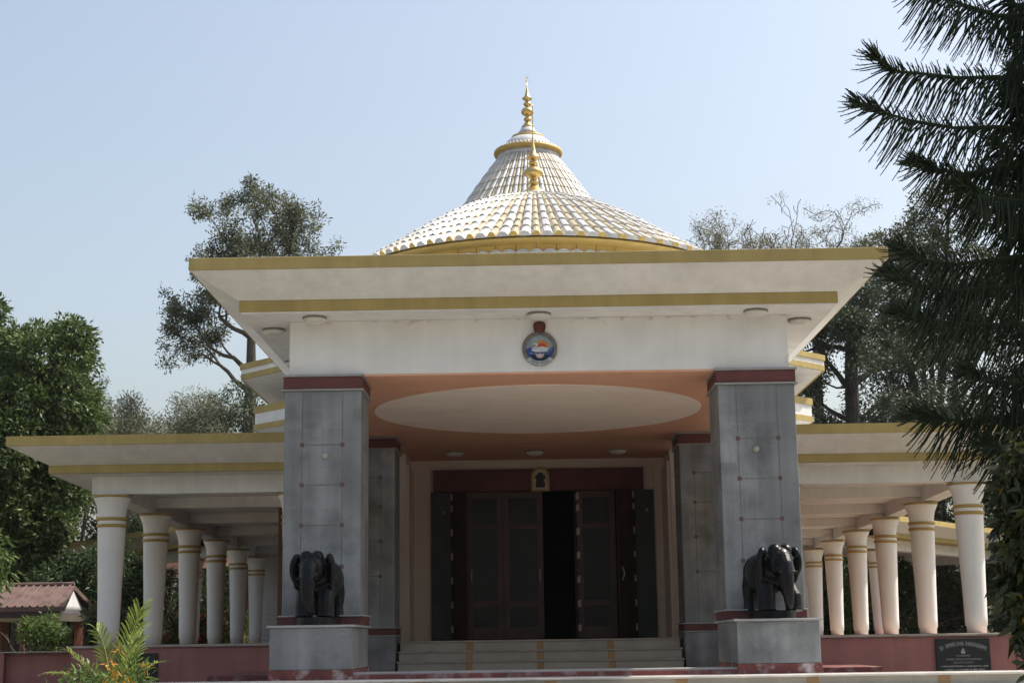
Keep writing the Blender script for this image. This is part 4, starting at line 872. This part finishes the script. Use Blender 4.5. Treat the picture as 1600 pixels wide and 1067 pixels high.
# ---- big araucaria in the right foreground
AR = thing('araucaria', 'dark araucaria conifer with long drooping needle ropes at the right edge', 'conifer', (4.15,12.3,0))
b = MB(); b.sm = True; b.tube([(4.15,12.3,0),(4.15,12.3,4),(4.15,12.3,8.5)], [.16,.13,.07], 12); b.build('trunk', BARK, AR)
rng = np.random.default_rng(9)
def spray(cur, n, lmax, seed, dense=1.0):
    """a branch spine with needle-clad ropes hanging from both sides and curling up at the tip"""
    rg_ = np.random.default_rng(seed); cur = np.array(cur, float)
    seg = np.linalg.norm(np.diff(cur, axis=0), axis=1); S = np.concatenate([[0], np.cumsum(seg)])
    def at(u):
        return np.array([np.interp(u*S[-1], S, cur[:, k]) for k in range(3)])
    V = []; F = []
    def rope(pts, r0):
        K = 5; b0 = len(V); m_ = len(pts)
        for i, p in enumerate(pts):
            d = unit(pts[min(i+1,m_-1)]-pts[max(i-1,0)]); a = unit(np.cross(d, (.3,.9,.2))); c = np.cross(d, a)
            r = r0*(1.0-.55*(i/(m_-1))**2)
            for k in range(K): V.append(p+(a*math.cos(2*PI*k/K)+c*math.sin(2*PI*k/K))*r*rg_.uniform(.8,1.2))
        for i in range(m_-1):
            for k in range(K): F.append((b0+i*K+k, b0+i*K+(k+1)%K, b0+(i+1)*K+(k+1)%K, b0+(i+1)*K+k))
        # needles along the rope
        for q in range(int(14*(len(pts)-1)/5)):
            i = rg_.integers(0, m_-1); p = pts[i]+(pts[i+1]-pts[i])*rg_.random(); d = unit(pts[i+1]-pts[i])
            nd = unit(d*.9+rg_.normal(size=3)*.6); sd = unit(np.cross(nd, rg_.normal(size=3)))*.0024; b1 = len(V); e = p+nd*.019
            V.extend([p-sd, p+sd, e+sd*.3, e-sd*.3]); F.append((b1,b1+1,b1+2,b1+3))
    rope([at(u) for u in np.linspace(0,1,16)], .020)
    for i in range(n):
        u = 1-(i+rg_.random())/n*.98; p = at(u); d = unit(at(min(1,u+.03))-at(max(0,u-.03)))
        s = 1 if i % 2 else -1; side = unit(np.cross(d, (0,0,1)))*s
        tipf = max(0, 1-(1-u)/.16)                                # 1 at the tip: short ropes curling forward and up
        l = lmax*(.35+.65*min(1,(1-u)/.28))*rg_.uniform(.8,1.12)
        st_ = unit(d*(.50+.55*tipf)+side*(.42)+np.array([0,0,-.55+.55*tipf])+rg_.normal(size=3)*.10)
        pts = [p]; dd = st_; q = u*.9
        for k in range(6):
            pts.append(pts[-1]+dd*l/6); dd = unit(dd+np.array([0,0,-.30+.42*(k/6)+.12*tipf])+d*(.02+.16*q*k/6))
        rope(pts, .0066)
        if u > .35 and rg_.random() < .55:                    # short bristles standing on the upper side
            st_ = unit(d*.35+side*.25+np.array([0,0,1.0])+rg_.normal(size=3)*.12); l2 = lmax*.26*rg_.uniform(.5,1.1)
            rope([p, p+st_*l2*.5, p+st_*l2+d*l2*.1], .0062)
    for i in range(int(n*.38)):                                   # plume of short ropes at the upturned tip
        u = 1-.17*rg_.random()**1.3; p = at(u); d = unit(at(1)-at(.9)); side = unit(np.cross(d, (0,0,1)))
        a = rg_.uniform(0, 2*PI); o_ = side*math.cos(a)*.7+unit(np.cross(side, d))*math.sin(a)
        st_ = unit(d*rg_.uniform(.5,1.0)+o_*.75); l2 = lmax*rg_.uniform(.16,.34)
        rope([p, p+st_*l2*.4, p+unit(st_+d*.35+np.array([0,0,.12]))*l2*.75, p+unit(st_+d*.6+np.array([0,0,.2]))*l2], .0062)
    return V, F
hero = [[(4.15,12.3,6.85),(3.75,12.2,6.78),(3.35,12.0,6.82),(2.98,11.9,6.90),(2.90,11.9,6.98)],
        [(4.15,12.3,6.10),(3.72,12.1,6.21),(3.30,12.0,6.17),(2.95,11.9,6.18),(2.72,11.9,6.20),(2.60,11.85,6.32)],
        [(4.15,12.3,5.75),(3.66,12.1,5.78),(3.25,12.0,5.74),(2.85,11.9,5.78),(2.62,11.85,5.84),(2.44,11.85,5.92)],
        [(4.15,12.3,5.60),(3.80,12.2,5.50),(3.35,12.1,5.38),(3.05,12.0,5.40),(2.90,12.0,5.46)],
        [(4.15,12.3,5.15),(3.70,12.0,5.12),(3.35,11.8,5.10),(3.18,11.7,5.17)],
        [(4.15,12.3,4.75),(3.70,12.1,4.68),(3.20,12.0,4.60),(2.85,11.9,4.62),(2.72,11.9,4.72)],
        [(4.15,12.3,4.50),(3.65,12.0,4.42),(3.15,11.9,4.36),(2.75,11.8,4.40),(2.58,11.8,4.50)],
        [(4.15,12.3,4.15),(3.65,12.0,4.10),(3.20,11.9,4.08),(2.80,11.8,4.12),(2.66,11.8,4.18)],
        [(4.15,12.3,3.70),(3.70,12.0,3.62),(3.30,11.8,3.62),(3.10,11.7,3.68)],
        [(4.15,12.3,3.45),(3.60,12.0,3.38),(3.10,11.9,3.32),(2.72,11.85,3.38)],
        [(4.15,12.3,3.15),(3.70,11.9,3.10),(3.35,11.7,3.05),(3.18,11.65,3.12)],
        [(4.15,12.3,2.95),(3.75,11.9,2.90),(3.45,11.8,2.92)]]
V = []; F = []
for i, h in enumerate(hero):
    v, f = spray(h, 150, .50, 200+i); b = MB()
    V, F = np.array(v), np.array(f); npmesh('branch', V, F, LF['arau'], AR)
for w_ in range(22):
    z = 2.85+w_*.28
    for q in range(6):
        a = rng.uniform(0, 2*PI); d = np.array([math.cos(a), math.sin(a), 0])
        if d[0] < -.55 and d[1] < .5: d[0] *= -1
        ln = rng.uniform(.7,1.25)*min(1, (9.3-z)/2.6)
        if d[0] < -.2: ln *= .42
        c0 = np.array([4.15,12.3,z+rng.uniform(-.1,.1)]); cur = [c0+d*ln*t_+np.array([0,0,-.10*math.sin(t_*3)+.12*t_**3]) for t_ in np.linspace(0,1,6)]
        v, f = spray(cur, 90, .44, 300+w_*10+q); npmesh('branch', np.array(v), np.array(f), LF['arau'], AR)

AR.location.x += .09
# ---- glossy broad-leaved tree at the lower right edge
GL = thing('glossy_tree', 'dark glossy broad-leaved tree hanging in at the lower right edge', 'tree', (3.75,11,0))
rng = np.random.default_rng(17); b = MB(); tips = []
b.tube([(3.75,11,0),(3.7,11,1.4),(3.65,11,2.7)], [.07,.05,.03], 8)
for q in range(30): grow(rng, b, (3.62,11,1.5+q*.045), (-1+rng.normal()*.3,rng.normal()*.5,.1+rng.normal()*.4), .27, .012, 1, tips, rmin=.005)
b.sm = True; b.build('trunk', BARK, GL)
tips = np.array(tips); tips = tips[(tips[:, 0] > 3.08+.12*np.abs(tips[:, 2]-2.1))]
P, D = tufts(tips, 9, .08, rng, None, .7, .7); leaves('crown', P, D, .125, .045, rng, LF['gloss'], GL, .15)
P, D = tufts(tips[::23], 2, .05, rng, None, .7); leaves('yellow_leaves', P, D, .11, .04, rng, LF['yel'], GL)

# ---- thin haze over the whole place, ground included
hz_ = bpy.data.materials.new('haze'); hz_.use_nodes = True; n = hz_.node_tree.nodes; n.remove(n['Principled BSDF'])
pv = n.new('ShaderNodeVolumePrincipled'); pv.inputs['Density'].default_value = .00010; pv.inputs['Color'].default_value = (.86,.91,.97,1); pv.inputs['Anisotropy'].default_value = .2
hz_.node_tree.links.new(pv.outputs[0], n['Material Output'].inputs['Volume'])
setp(MB().box(-70, 70, -25, 130, -1.3, 26).build('haze', hz_), kind='stuff')
